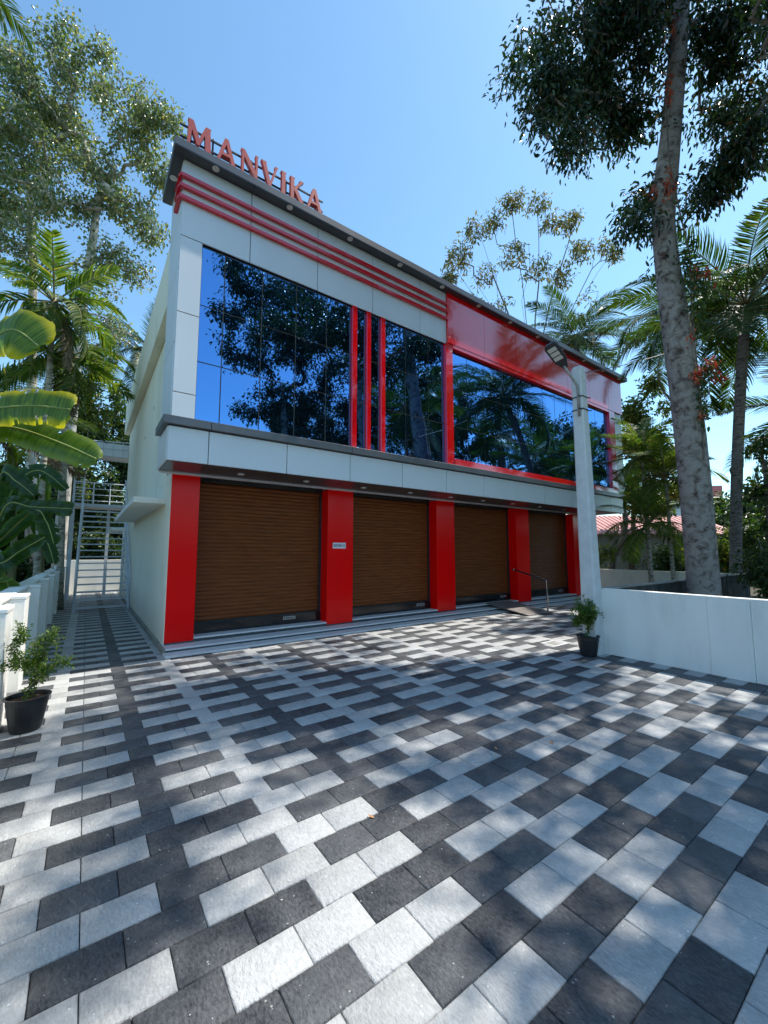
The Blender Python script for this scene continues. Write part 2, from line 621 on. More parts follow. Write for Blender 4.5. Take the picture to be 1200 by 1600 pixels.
M['leaf_palm'] = leaf_mat('leaf_palm', [(0, (0.020, 0.045, 0.012)), (0.55, (0.042, 0.080, 0.018)), (0.9, (0.095, 0.125, 0.027)), (1, (0.24, 0.19, 0.06))], 0.30, 0.42, 0.35)
M['leaf_areca'] = leaf_mat('leaf_areca', [(0, (0.035, 0.075, 0.014)), (0.5, (0.085, 0.135, 0.024)), (0.85, (0.19, 0.20, 0.035)), (1, (0.34, 0.25, 0.06))], 0.38, 0.48, 0.3)
M['leaf_dry'] = leaf_mat('leaf_dry_palm', [(0, (0.10, 0.075, 0.045)), (1, (0.28, 0.21, 0.13))], 0.15, 0.7, 0.2, (1.4, 1.2, 0.8))
M['leaf_sparse'] = leaf_mat('leaf_olive_brown', [(0, (0.09, 0.10, 0.035)), (0.6, (0.15, 0.15, 0.055)), (1, (0.26, 0.17, 0.07))], 0.3, 0.5, 0.4)
M['leaf_yellow'] = leaf_mat('leaf_yellow_green', [(0, (0.05, 0.08, 0.015)), (0.6, (0.12, 0.15, 0.03)), (1, (0.27, 0.25, 0.06))], 0.35, 0.42)
M['leaf_shrub'] = leaf_mat('leaf_shrub', [(0, (0.020, 0.048, 0.013)), (0.6, (0.045, 0.085, 0.022)), (1, (0.10, 0.14, 0.036))], 0.30, 0.36)
M['leaf_pot'] = leaf_mat('leaf_potted', [(0, (0.04, 0.09, 0.015)), (0.6, (0.08, 0.15, 0.025)), (1, (0.20, 0.26, 0.04))], 0.38, 0.4)
M['leaf_red'] = leaf_mat('leaf_red_creeper', [(0, (0.30, 0.04, 0.02)), (0.7, (0.55, 0.12, 0.06)), (1, (0.62, 0.28, 0.14))], 0.35, 0.5, 0.3, (1.2, 1.0, 0.9))


def banana_mat(name, c1, c2, edge):
    """leaf with fine cross veins running from the midrib, yellowing at the rim (attribute tone = 0 midrib, 1 rim)"""
    m, t, out = new_mat(name)
    L = t.links.new
    at = N(t, 'ShaderNodeAttribute')
    at.attribute_name = 'tone'
    vn = N(t, 'ShaderNodeAttribute')
    vn.attribute_name = 'along'
    n1 = N(t, 'ShaderNodeTexNoise')
    n1.noise_dimensions = '1D'
    n1.inputs['Scale'].default_value = 60
    n1.inputs['Detail'].default_value = 3
    L(vn.outputs['Fac'], n1.inputs['W'])
    r1 = ramp(t, [(0.35, c1), (0.65, c2)])
    L(n1.outputs['Fac'], r1.inputs[0])
    r2 = ramp(t, [(0.0, (0.25, 0.25, 0.25)), (0.05, (0, 0, 0)), (0.60, (0, 0, 0)), (0.97, (1, 1, 1))])
    nlo = N(t, 'ShaderNodeTexNoise')
    nlo.noise_dimensions = '1D'
    nlo.inputs['Scale'].default_value = 2.2
    nlo.inputs['Detail'].default_value = 4
    L(vn.outputs['Fac'], nlo.inputs['W'])
    madd = N(t, 'ShaderNodeMath')
    madd.operation = 'MULTIPLY_ADD'
    L(nlo.outputs['Fac'], madd.inputs[0])
    madd.inputs[1].default_value = 1.3
    madd.inputs[2].default_value = 0.38
    mmul = N(t, 'ShaderNodeMath')
    mmul.operation = 'MULTIPLY'
    L(at.outputs['Fac'], mmul.inputs[0])
    L(madd.outputs[0], mmul.inputs[1])
    L(mmul.outputs[0], r2.inputs[0])
    mx = N(t, 'ShaderNodeMix')
    mx.data_type = 'RGBA'
    L(r2.outputs[0], mx.inputs[0])
    L(r1.outputs[0], mx.inputs[6])
    mx.inputs[7].default_value = col(edge)
    b = N(t, 'ShaderNodeBsdfPrincipled')
    L(mx.outputs[2], b.inputs['Base Color'])
    b.inputs['Roughness'].default_value = 0.34
    tr = N(t, 'ShaderNodeBsdfTranslucent')
    m2 = N(t, 'ShaderNodeMix')
    m2.data_type = 'RGBA'
    m2.blend_type = 'MULTIPLY'
    m2.inputs[0].default_value = 1.0
    L(mx.outputs[2], m2.inputs[6])
    m2.inputs[7].default_value = (2.1, 2.3, 0.7, 1)
    L(m2.outputs[2], tr.inputs['Color'])
    bp = N(t, 'ShaderNodeBump')
    bp.inputs['Strength'].default_value = 0.3
    bp.inputs['Distance'].default_value = 0.01
    L(n1.outputs['Fac'], bp.inputs['Height'])
    L(bp.outputs[0], b.inputs['Normal'])
    ms = N(t, 'ShaderNodeMixShader')
    ms.inputs[0].default_value = 0.45
    L(b.outputs[0], ms.inputs[1])
    L(tr.outputs[0], ms.inputs[2])
    L(ms.outputs[0], out.inputs[0])
    return m


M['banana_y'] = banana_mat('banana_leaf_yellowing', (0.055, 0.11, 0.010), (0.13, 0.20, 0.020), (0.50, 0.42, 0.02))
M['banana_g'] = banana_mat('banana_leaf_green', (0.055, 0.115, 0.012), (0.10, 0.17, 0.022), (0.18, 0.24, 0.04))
M['banana_shaded'] = banana_mat('banana_leaf_shaded', (0.014, 0.045, 0.010), (0.028, 0.070, 0.014), (0.05, 0.10, 0.02))  # darker copy of the green leaf, with the lower leaves' shade put into the colour
M['banana_stem'] = mottled('banana_stem', (0.10, 0.12, 0.035), (0.26, 0.20, 0.10), 6, 0.6, stretch=(1, 1, 0.2), dirt=(0.12, 0.07, 0.035), dirt_scale=4)
# ================================================================== GROUND
RX = 6.73        # right boundary wall face
LX = -0.70       # left boundary wall face
FX = 14.9        # far right boundary wall face
YF0 = 3.33       # corner where the yard widens
YS = 7.035       # front of the building's kerb strip
WX = 1.09        # left side wall of the building

put('ground', MB().box(-900, 900, -900, 900, -0.6, -0.060).mesh('ground'), M['earth'], kind='structure')
bed = MB()
bed.box(LX - 0.02, RX + 0.02, -6, YF0, -0.055, -0.012)
bed.box(LX - 0.02, FX + 0.02, YF0, YS + 0.3, -0.055, -0.012)
bed.box(LX - 0.02, WX, YS + 0.3, 19.85, -0.055, -0.012)
pave = put('pavement', bed.mesh('bed'), M['joint'], kind='structure')
_LOC[pave.name] = Vector((0, 0, 0))


def paver_arrays(w, d, dz=0.0, tilt=(0, 0), ch=0.006, gap=0.0022):
    """a paving stone with chamfered top edges, centred at the origin, top at z = 0"""
    a, b = w / 2 - gap, d / 2 - gap
    a2, b2 = a - ch, b - ch
    v = []
    for (X, Y, Z) in ((a2, b2, 0), (a, b, -ch * 0.6), (a, b, -0.04)):
        for sx, sy in ((-1, -1), (1, -1), (1, 1), (-1, 1)):
            v.append((sx * X, sy * Y, Z + dz + tilt[0] * sx * X + tilt[1] * sy * Y))
    q = [(0, 1, 2, 3)]
    for k in (0, 4):
        for i in range(4):
            j = (i + 1) % 4
            q.append((k + 4 + i, k + 4 + j, k + j, k + i))
    return np.array(v), np.array(q)


tiles = []
for j in range(-38, 88):
    y0 = TY0 + (j) * TW
    ym = y0 + TW / 2
    if ym < -5.8 or y0 > 19.75:
        continue
    # rows just below TY0 begin their dark pair at TX0; the next row is shifted by one and a half stones
    even = (j % 2 == 1)
    xs = TX0 if even else TX0 - 1.5 * TL
    if ym < YF0:
        xa, xb = LX, RX
    elif ym < YS + 0.02:
        xa, xb = LX, FX
    else:
        xa, xb = LX, WX - 0.02
    y1 = min(y0 + TW, 19.8)
    k0 = int(math.floor((xa - xs) / TL)) - 1
    for k in range(k0, k0 + 60):
        x0 = xs + k * TL
        x1 = x0 + TL
        cx0, cx1 = max(x0, xa), min(x1, xb)
        if cx1 - cx0 < 0.03:
            continue
        dark = (k // 2) % 2 == 0
        # the drain cover takes one bay
        if x0 > 6.50 and x1 < 6.98 and ym > 4.03 and ym < 4.36:
            continue
        c = ((cx0 + cx1) / 2, (y0 + y1) / 2)
        size = 0
        ps = [pix((xx, yy, 0)) for xx, yy in ((cx0, y0), (cx1, y0), (cx1, y1), (cx0, y1))]
        if all(p is not None for p in ps):
            inside = any(-20 < p[0] < 1220 and p[1] < 1620 for p in ps)
            if inside:
                A = 0
                for i in range(4):
                    a_, b_ = ps[i], ps[(i + 1) % 4]
                    A += a_[0] * b_[1] - b_[0] * a_[1]
                size = abs(A) / 2
                pc = pix((c[0], c[1], 0))
                if pc is None or pc[0] < -5 or pc[0] > 1205 or pc[1] > 1605:
                    size *= 0.2
        tiles.append((size, c[0], c[1], cx1 - cx0, y1 - y0, dark))
tiles.sort(key=lambda t: -t[0])
shared = {}
rest = {True: ([], []), False: ([], [])}
trng = random.Random(5)
for i, (size, x, y, tw, td, dark) in enumerate(tiles):
    if i < 300:
        var = trng.randrange(4)
        key = (round(tw, 3), round(td, 3), dark, var)
        if key not in shared:
            r_ = random.Random(var * 7 + 3)
            v, q = paver_arrays(tw, td, r_.uniform(-0.0015, 0.0015), (r_.uniform(-.006, .006), r_.uniform(-.008, .008)))
            shared[key] = mesh_np('paving_stone', v, q)
        put('paving_stone', shared[key], M['dark_stone'] if dark else M['light_stone'], pave, loc=(x, y, 0))
    else:
        v, q = paver_arrays(tw, td, trng.uniform(-0.0015, 0.0015), (trng.uniform(-.005, .005), trng.uniform(-.007, .007)))
        vs, qs = rest[dark]
        qs.append(q + sum(len(a) for a in vs) if False else q + 12 * len(vs))
        vs.append(v + np.array([x, y, 0]))
for dark in (True, False):
    vs, qs = rest[dark]
    put('paving_stones', mesh_np('paving_stones', np.concatenate(vs), np.concatenate(qs)), M['dark_stone'] if dark else M['light_stone'],
        pave, kind='stuff')
# drain cover near the corner of the yard
dc = thing('drain_cover', (6.74, 4.2, 0), 'small pale square drain cover set in the paving behind the right potted plant', 'drain cover')
fr = MB()
fr.box(6.55, 6.93, 4.04, 4.08, -0.03, 0.004).box(6.55, 6.93, 4.31, 4.35, -0.03, 0.004).box(6.55, 6.59, 4.08, 4.31, -0.03, 0.004).box(6.89, 6.93, 4.08, 4.31, -0.03, 0.004)
put('frame', fr.mesh('frame'), M['granite_top'], dc)
boxpart('lid', 6.592, 6.888, 4.082, 4.308, -0.03, 0.0, M['cement'], dc)

# ================================================================== BUILDING
BLD = thing('commercial_building', (WX, 7.6, 0), 'two storey shop building with silver and red cladding, blue mirror glass and brown roller shutters', 'building')
FY = 6.58                      # cladding plane of the overhanging upper floor
XL, XR = 0.895, 15.32          # left and right ends of the upper cladding
YC = 7.60                      # front of the red columns
YSH = 7.92                     # shutters
SOF = 2.93
TOP = 7.75
BACK = 17.9

# body: side wall, back, roof slab, all plastered cream
body = MB()
body.box(WX, 14.10, 8.15, BACK, -0.05, 7.05)
body.box(WX, 1.10, 7.603, 8.147, 0.0, 2.945)
body.box(1.102, 1.53, 7.625, 8.15, 0.0, 2.90)
body.box(13.65, 14.10, 7.625, 8.15, 0.0, 2.90)
put('wall', body.mesh('wall'), M['cream'], BLD)
up = MB()
up.box(WX, 14.9, 7.62, 8.15, 2.975, 7.05)
put('wall', up.mesh('wall'), M['cream'], BLD)
# roof slab edge and parapet running back along the left side
par = MB().box(0.925, WX - 0.003, 7.62, BACK + 0.12, 6.02, 7.18)
par.box(WX + 0.0, WX + 0.12, 7.70, BACK + 0.12, 7.053, 7.18)
put('parapet', par.mesh('parapet', 0.006), M['cream'], BLD)
# upper structure behind cladding
core = MB()
core.box(XL + 0.02, XR - 0.02, FY + 0.09, 7.60, 3.48, TOP - 0.004)
core.box(0.885, 15.10, FY + 0.03, 7.55, 2.945, 3.47)
put('cladding_backing', core.mesh('core'), M['joint_black'], BLD)

G = 0.006   # half joint


def vpanel(x0, x1, z0, z1, mat, y=FY, th=0.026, name='cladding_panel', parent=None, label=None, g=G):
    return boxpart(name, x0 + g, x1 - g, y, y + th, z0 + g, z1 - g, mat, parent or BLD, 0.003, label=label)


def spanel(y0, y1, z0, z1, mat, x, th=0.024, name='cladding_panel', g=G):
    return boxpart(name, x, x + th, y0 + g, y1 - g, z0 + g, z1 - g, mat, BLD, 0.003)


# lower fascia, 1.275 m bays
js = [0.868, 1.435, 2.71, 3.98, 5.255, 6.53, 7.80, 9.08, 10.37, 11.66, 12.95, 14.23, 15.14]
for a, b in zip(js[:-1], js[1:]):
    vpanel(a, b, 2.93, 3.455, M['silver'])
spanel(FY + 0.026, 7.55, 2.93, 3.455, M['silver'], 0.860)
boxpart('cladding_panel', 15.116, 15.14, FY + 0.03, 7.55, 2.936, 3.449, M['silver'], BLD, 0.003)
# dark drip ledge between the storeys
lj = [0.79, 1.445, 3.98, 6.53, 9.08, 11.66, 14.23, 15.27]
for a, b in zip(lj[:-1], lj[1:]):
    boxpart('ledge', a + 0.003, b - 0.003, FY - 0.085, FY + 0.10, 3.462, 3.585, M['charcoal'], BLD, 0.004)
boxpart('ledge', 0.793, 0.893, FY + 0.103, 7.38, 3.462, 3.585, M['charcoal'], BLD, 0.004)
# upper silver panels
uj = [XL, 1.965, 3.23, 4.49, 5.775, 6.60]
for a, b in zip(uj[:-1], uj[1:]):
    vpanel(a, b, 6.475, TOP, M['silver'])
sj = [3.59, 3.975, 5.235, 6.475]
for a, b in zip(sj[:-1], sj[1:]):
    vpanel(XL, 1.222, a, b, M['silver'])
for a, b in zip([3.59, 4.75, 5.95, TOP - .9], [4.75, 5.95, TOP - .9, TOP]):
    spanel(FY + 0.026, 7.60, a, b, M['silver'], XL - 0.008)
for a, b in zip(sj[:-1], sj[1:]):
    vpanel(14.80, XR, a, b, M['silver'])
boxpart('cladding_panel', XR - 0.02, XR + 0.004, FY + 0.03, 7.60, 3.59, TOP, M['silver'], BLD)
# red panels over the right window
rj = [6.60, 7.90, 9.19, 10.49, 11.78, 13.07, 14.36, XR + 0.01]
for a, b in zip(rj[:-1], rj[1:]):
    vpanel(a, b, 6.49, TOP, M['red'], y=FY - 0.05, th=0.05, label='gloss red cladding panel', g=0.0025)
# three red bars wrapping the left corner
for z0, z1 in ((7.045, 7.107), (7.232, 7.292), (7.41, 7.468)):
    b_ = MB().box(XL - 0.05, 6.60, FY - 0.062, FY - 0.004, z0, z1)
    b_.box(XL - 0.066, XL - 0.012, FY - 0.002, 7.02 if z0 < 7 else 6.93, z0, z1)
    put('trim_bar', b_.mesh('bar', 0.003), M['red_bar'], BLD)
# roof edge with its soffit and downlights
roof = MB()
roof.box(0.735, 15.56, 6.385, 7.68, TOP + 0.004, TOP + 0.135)
put('roof_edge', roof.mesh('roof', 0.004), M['charcoal'], BLD)
boxpart('roof_slab', 0.95, 14.9, 7.683, BACK + 0.2, 7.18, 7.30, M['cement'], BLD)
soff = MB()
for a, b in zip([0.74, 1.95, 4.49, 7.0, 9.5, 12.0, 14.5], [1.95, 4.49, 7.0, 9.5, 12.0, 14.5, 15.55]):
    soff.box(a + .002, b - .002, 6.39, FY - 0.055, TOP - 0.010, TOP + 0.002)
soff.box(0.74, XL - 0.02, FY - 0.05, 7.675, TOP - 0.010, TOP + 0.002)
put('roof_soffit', soff.mesh('soffit'), M['soffit'], BLD)


def downlight(x, y, z, r=0.042):
    o = put('downlight', MB().lathe(x, y, [(r + 0.012, z), (r + 0.012, z - 0.009), (r, z - 0.012), (r - 0.004, z - 0.004)], 18).mesh('ring', smooth=False), M['plate'], BLD)
    put('lens', MB().lathe(x, y, [(r - 0.002, z - 0.006), (0.001, z - 0.006)], 18).mesh('lens'), M['downlight'], o)
    return o


for x in (1.34, 2.6, 3.86, 5.11, 6.36, 7.62, 8.88, 10.14, 11.4, 12.66, 13.92, 15.05):
    downlight(x, 6.455, TOP - 0.010)
downlight(0.815, 7.04, TOP - 0.010)
# lower soffit
for a, b in zip([0.885] + js[1:-1], js[1:-1] + [15.10]):
    boxpart('soffit_panel', a + 0.004, b - 0.004, FY + 0.03, 7.50, SOF, SOF + 0.012, M['soffit'], BLD)
boxpart('soffit_trim', 0.89, 15.10, 7.504, 7.62, 2.905, 2.942, M['silver'], BLD, 0.003)
for i, x in enumerate([2.08, 3.30, 4.60, 5.86, 7.14, 8.32, 9.56, 10.85, 12.15, 13.4]):
    downlight(x, 7.06, SOF, 0.045)

# ---- glazing: four-sided curtain wall of mirror panes
gy = FY + 0.055
hz = [3.60, 4.545, 5.475, 6.47]
put('window_backing', MB().box(1.215, 14.40, gy + 0.012, gy + 0.03, 3.59, 6.48).mesh('wb'), M['sealant'], BLD)
prng = random.Random(3)


def pane(x0, x1, z0, z1):
    w_, h_ = x1 - x0 - 0.017, z1 - z0 - 0.017
    me = MB().box(-w_ / 2, w_ / 2, 0, 0.006, -h_ / 2, h_ / 2).mesh('pane')
    return put('window_pane', me, M['glass'], BLD, loc=((x0 + x1) / 2, gy, (z0 + z1) / 2),
               rot=(math.radians(prng.uniform(-.22, .22)), 0, math.radians(prng.uniform(-.22, .22))))


vl = [1.222, 1.585, 2.215, 2.845, 3.465, 4.00]
groups = [vl, [4.12, 4.345], [4.45, 4.70], [4.81, 5.395, 6.055, 6.545], [6.77, 7.33, 7.95, 8.585, 9.18, 9.875, 10.52, 11.15, 11.77, 12.31, 12.95, 13.55, 14.36]]
for gset in groups:
    for a, b in zip(gset[:-1], gset[1:]):
        for z0, z1 in zip(hz[:-1], hz[1:]):
            pane(a, b, z0, z1)
for a, b in ((4.00, 4.12), (4.345, 4.45), (4.70, 4.81)):
    boxpart('window_fin', a + .006, b - .006, FY - 0.012, gy + 0.01, 3.588, 6.472, M['red'], BLD, 0.004)
boxpart('window_post', 6.545, 6.765, FY - 0.030, gy + 0.01, 3.588, 6.486, M['red'], BLD, 0.004)
boxpart('window_post', 14.36, 14.74, FY - 0.045, gy + 0.01, 3.588, 6.486, M['red'], BLD, 0.004)
for a, b in zip([6.768, 9.18, 11.66], [9.18, 11.66, 14.357]):
    boxpart('window_sill', a + .001, b - .001, FY - 0.045, gy + 0.01, 3.588, 3.735, M['red'], BLD, 0.004)
boxpart('window_head', 6.768, 14.357, FY - 0.045, gy + 0.01, 6.40, 6.486, M['red'], BLD, 0.004)

# ---- ground floor: red columns, shutters, thresholds, steps
cols = [(1.1015, 1.545), (4.06, 4.685), (7.17, 7.81), (10.42, 11.07), (13.63, 14.118)]
for i, (a, b) in enumerate(cols):
    c = boxpart('column', a, b, YC, 8.10, 0.112, 2.905, M['red_column'], BLD, 0.004)
    boxpart('column_base', a + 0.004, b - 0.004, YC - 0.002, 8.08, 0.086, 0.112, M['granite_dark'], c)
# raised floor behind
boxpart('floor_slab', WX + 0.01, 14.09, 7.86, 8.14, -0.05, 0.352, M['black_granite'], BLD)
bays = [(cols[i][1], cols[i + 1][0]) for i in range(4)]
plates = [0.72, 0.86, 0.86, 0.80]
for bi, (a, b) in enumerate(bays):
    # curved slats
    nsl = 34
    z0, z1 = 0.375, 2.86
    h = (z1 - z0) / nsl
    v, q = [], []
    prof = []
    for s_ in range(nsl):
        zz = z0 + s_ * h
        jit = prng.uniform(-0.0022, 0.0022)
        for t_, d_ in ((0.0, 0.0), (0.12, -0.006), (0.5, -0.014), (0.88, -0.006), (0.94, 0.004)):
            prof.append((zz + t_ * h, d_ + jit * math.sin(math.pi * t_)))
    prof.append((z1, 0))
    for (zz, d_) in prof:
        v += [(a + 0.03, YSH + d_, zz), (b - 0.03, YSH + d_, zz)]
    for i in range(len(prof) - 1):
        q.append((2 * i, 2 * i + 1, 2 * i + 3, 2 * i + 2))
    sh = put('roller_shutter', mesh_np('shutter', v, q), M['shutter'], BLD)
    boxpart('bottom_bar', a + 0.03, b - 0.03, YSH - 0.02, YSH + 0.02, 0.335, 0.372, M['mullion'], sh)
    boxpart('guide_rail', a + 0.001, a + 0.05, YSH - 0.045, YSH + 0.03, 0.30, 2.90, M['mullion'], sh)
    boxpart('guide_rail', b - 0.05, b - 0.001, YSH - 0.045, YSH + 0.03, 0.30, 2.90, M['mullion'], sh)
    boxpart('shutter_box', a + 0.001, b - 0.001, YSH - 0.06, YSH + 0.20, 2.862, 2.944, M['mullion'], sh)
    xp = a + (b - a) * plates[bi]
    lk = boxpart('lock_plate', xp - 0.13, xp + 0.13, 7.838, 7.852, 0.255, 0.32, M['galv'], sh, 0.003)
    for r_i in range(7):
        xx = xp - 0.11 + r_i * 0.03
        boxpart('lock_mark', xx, xx + 0.016, 7.835, 7.8375, 0.272, 0.303, M['mullion'], lk)
    # black granite threshold
    boxpart('threshold', a + 0.002, b - 0.002, 7.852, 7.90, 0.166, 0.33, M['black_granite'], BLD)
    # second step between the columns
    st = boxpart('step_riser', a + 0.002, b - 0.002, YC + 0.012, 7.85, 0.088, 0.138, M['granite_dark'], BLD)
    nx = max(2, round((b - a) / 1.3))
    for k in range(nx):
        boxpart('tread', a + (b - a) * k / nx + 0.002, a + (b - a) * (k + 1) / nx - 0.002, YC - 0.012, 7.85, 0.139, 0.166, M['granite_top'], st, 0.003)
# first step along the whole front
st = boxpart('step_riser', WX + 0.01, 14.10, 7.30, YC + 0.3, 0.0, 0.058, M['granite_dark'], BLD)
nx = 12
for k in range(nx):
    xa_, xb_ = WX - 0.01 + (13.13) * k / nx, WX - 0.01 + 13.13 * (k + 1) / nx
    boxpart('tread', xa_ + 0.002, xb_ - 0.002, 7.285, YC + 0.31, 0.059, 0.086, M['granite_top'], st, 0.003)
# pale kerb strip on the paving
for k in range(11):
    xa_, xb_ = 1.045 + 1.19 * k, 1.045 + 1.19 * (k + 1)
    boxpart('kerb_slab', xa_ + 0.002, xb_ - 0.002, YS, 7.30, -0.05, 0.030, M['granite_top'], BLD, 0.003)
boxpart('plinth', 1.045, WX - 0.001, 7.302, BACK, -0.04, 0.085, M['cement'], BLD, 0.006)

# ---- left side details
boxpart('sunshade', 0.60, WX + 0.01, 8.12, 13.9, 2.445, 2.545, M['white_paint'], BLD, 0.006)
boxpart('sunshade', 0.62, WX + 0.01, 16.4, 17.6, 2.30, 2.40, M['white_paint'], BLD, 0.006)
put('drain_pipe', MB().tube([(1.0, 16.3, 0.05), (1.0, 16.3, 2.3)], 0.045, 8).mesh('dp'), M['white_paint'], BLD)
put('pipe_stub', MB().tube([(WX - 0.001, 8.42, 2.74), (WX - 0.05, 8.42, 2.74), (WX - 0.06, 8.42, 2.80)], 0.012, 6).mesh('ps'), M['white_paint'], BLD)
for (y_, z_) in ((9.2, 5.05), (10.6, 4.9), (12.2, 4.55)):
    boxpart('vent_hole', WX - 0.004, WX + 0.002, y_, y_ + 0.05, z_, z_ + 0.07, M['joint_black'], BLD)

# ================================================================== ROOFTOP SIGN
SIGN = thing('rooftop_sign', (0.88, 6.44, TOP + 0.135), 'raised red letters on a dark steel frame along the roof edge', 'sign')
LETTERS = {
    'M': [(0, 0), (.17, 0), (.155, .05), (.20, .62), (.42, .10), (.50, .10), (.72, .62), (.76, .05), (.74, 0), (1, 0), (.985, .05), (.93, .95),
          (.96, 1), (.74, 1), (.50, .40), (.25, 1), (.04, 1), (.07, .95), (.035, .05)],
    'N': [(0, 0), (.17, 0), (.15, .05), (.15, .70), (.80, 0), (.94, 0), (.94, .95), (.98, 1), (.79, 1), (.82, .95), (.82, .32), (.18, 1), (-.03, 1),
          (.02, .93), (.02, .05)],
    'V': [(.42, 0), (.58, 0), (.95, .93), (1, 1), (.80, 1), (.83, .94), (.55, .22), (.27, .94), (.30, 1), (-.02, 1), (.04, .93)],
    'I': [(.05, 0), (.95, 0), (.80, .06), (.80, .94), (.95, 1), (.05, 1), (.20, .94), (.20, .06)],
    'K': [(0, 0), (.34, 0), (.28, .05), (.28, .44), (.70, .0), (1.04, 0), (.95, .05), (.48, .55), (.86, .94), (.96, 1), (.66, 1), (.69, .94), (.28, .54),
          (.28, .95), (.34, 1), (0, 1), (.05, .95), (.05, .05)],
}
A_OUT = [(-.04, 0), (.20, 0), (.16, .06), (.26, .27), (.68, .27), (.77, .06), (.73, 0), (1.04, 0), (.98, .06), (.58, 1), (.38, 1), (.02, .06)]
A_IN = [(.32, .39), (.475, .76), (.63, .39)]


def letter(ch, x0, x1, zb, h=0.42, y0=6.40, y1=6.475):
    mb = MB()
    wd = x1 - x0
    if ch == 'A':
        # outline with a counter: built as two halves that meet on the centre line
        P = lambda p: (x0 + p[0] * wd, zb + p[1] * h)
        left = [(-.04, 0), (.20, 0), (.16, .06), (.26, .27), (.475, .27), (.475, .39), (.32, .39), (.475, .76), (.475, 1), (.38, 1), (.02, .06)]
        right = [(.475, .27), (.68, .27), (.77, .06), (.73, 0), (1.04, 0), (.98, .06), (.58, 1), (.475, 1), (.475, .76), (.63, .39), (.475, .39)]
        mb.prism([P(p) for p in left], y0, y1)
        mb.prism([P(p) for p in right], y0, y1)
    else:
        mb.prism([(x0 + p[0] * wd, zb + p[1] * h) for p in LETTERS[ch]], y0, y1)
    put('letter', mb.mesh('letter'), M['letter'], SIGN)


for ch, a, b in (('M', .885, 1.25), ('A', 1.335, 1.63), ('N', 1.72, 2.01), ('V', 2.055, 2.35), ('I', 2.40, 2.51), ('K', 2.575, 2.85), ('A', 2.91, 3.21)):
    letter(ch, a, b, TOP + 0.137)
fz = TOP + 0.135
for z in (fz + 0.13, fz + 0.33):
    boxpart('frame_rail', 0.80, 3.27, 6.485, 6.510, z, z + 0.025, M['steel_dark'], SIGN)
for x in (0.95, 1.28, 1.9, 2.53, 3.12):
    boxpart('frame_post', x, x + 0.025, 6.512, 6.537, fz, fz + 0.40, M['steel_dark'], SIGN)

# name plate on the second column
NP_ = thing('name_plate', (4.27, YC - 0.001, 1.55), 'small white name plate with dark lettering on the second red column', 'sign')


def back_project(px, py, Y):
    d = _F * FPX + _R * (px - 600) + _U * (800 - py)
    return Vector((0, 0, CAM_H)) + d * (Y / d.y)


pa, pb = back_project(519.7, 857, YC), back_project(540, 848, YC)
boxpart('plate', pa.x, pb.x, YC - 0.012, YC - 0.001, pa.z, pb.z, M['plate'], NP_, 0.002)
# lettering "KERTARA-33" built from strokes on a 3 x 5 grid
GLY = {'K': ['101', '101', '110', '101', '101'], 'E': ['111', '100', '110', '100', '111'], 'R': ['110', '101', '110', '101', '101'],
       'T': ['111', '010', '010', '010', '010'], 'A': ['010', '101', '111', '101', '101'], '-': ['000', '000', '111', '000', '000'],
       '3': ['110', '001', '010', '001', '110']}
txt = 'KERTARA-33'
lw = (pb.x - pa.x) * 0.88 / (len(txt) * 4 - 1)
lh = (pb.z - pa.z) * 0.42 / 5
tm = MB()
for ci, chh in enumerate(txt):
    for r_, row_ in enumerate(GLY[chh]):
        for c_, on in enumerate(row_):
            if on == '1':
                xx = pa.x + (pb.x - pa.x) * 0.06 + (ci * 4 + c_) * lw
                zz = pa.z + (pb.z - pa.z) * 0.72 - (r_ + 1) * lh
                tm.box(xx, xx + lw, YC - 0.0135, YC - 0.012, zz, zz + lh)
put('lettering', tm.mesh('lettering'), M['ink'], NP_)

# ================================================================== RAMP AND HANDRAIL
ramp_o = MB().prism([(6.27, 0.004), (7.62, 0.170), (7.62, 0.196), (6.27, 0.022)], 9.00, 10.02, 'x')
# slewed a little as in the yard
me = ramp_o.mesh('ramp', 0.003)
rp = thing('access_ramp', (9.5, 6.9, 0), 'brown sloping access ramp board laid over the steps beside the handrail', 'ramp')
o = put('board', me, M['ramp_wood'], rp)
hr = thing('handrail', (10.157, 6.476, 0), 'stainless steel handrail with one post beside the brown ramp', 'handrail')
put('post', MB().tube([(10.157, 6.476, 0.0), (10.14, 6.476, 0.80), (10.13, 6.50, 0.835)], 0.022, 12).mesh('post', smooth=True), M['chrome'], hr)
put('rail', MB().tube([(10.13, 6.50, 0.835), (10.12, 6.58, 0.855), (10.22, 7.56, 1.07)], 0.022, 12).mesh('rail', smooth=True), M['steel_dark'], hr)
put('rail_cap', MB().tube([(10.222, 7.561, 1.0705), (10.224, 7.60, 1.079)], 0.028, 12).mesh('cap', smooth=True), M['chrome'], hr)
put('base_flange', MB().lathe(10.157, 6.476, [(0.05, 0.001), (0.05, 0.008), (0.024, 0.012)], 16).mesh('fl'), M['chrome'], hr)

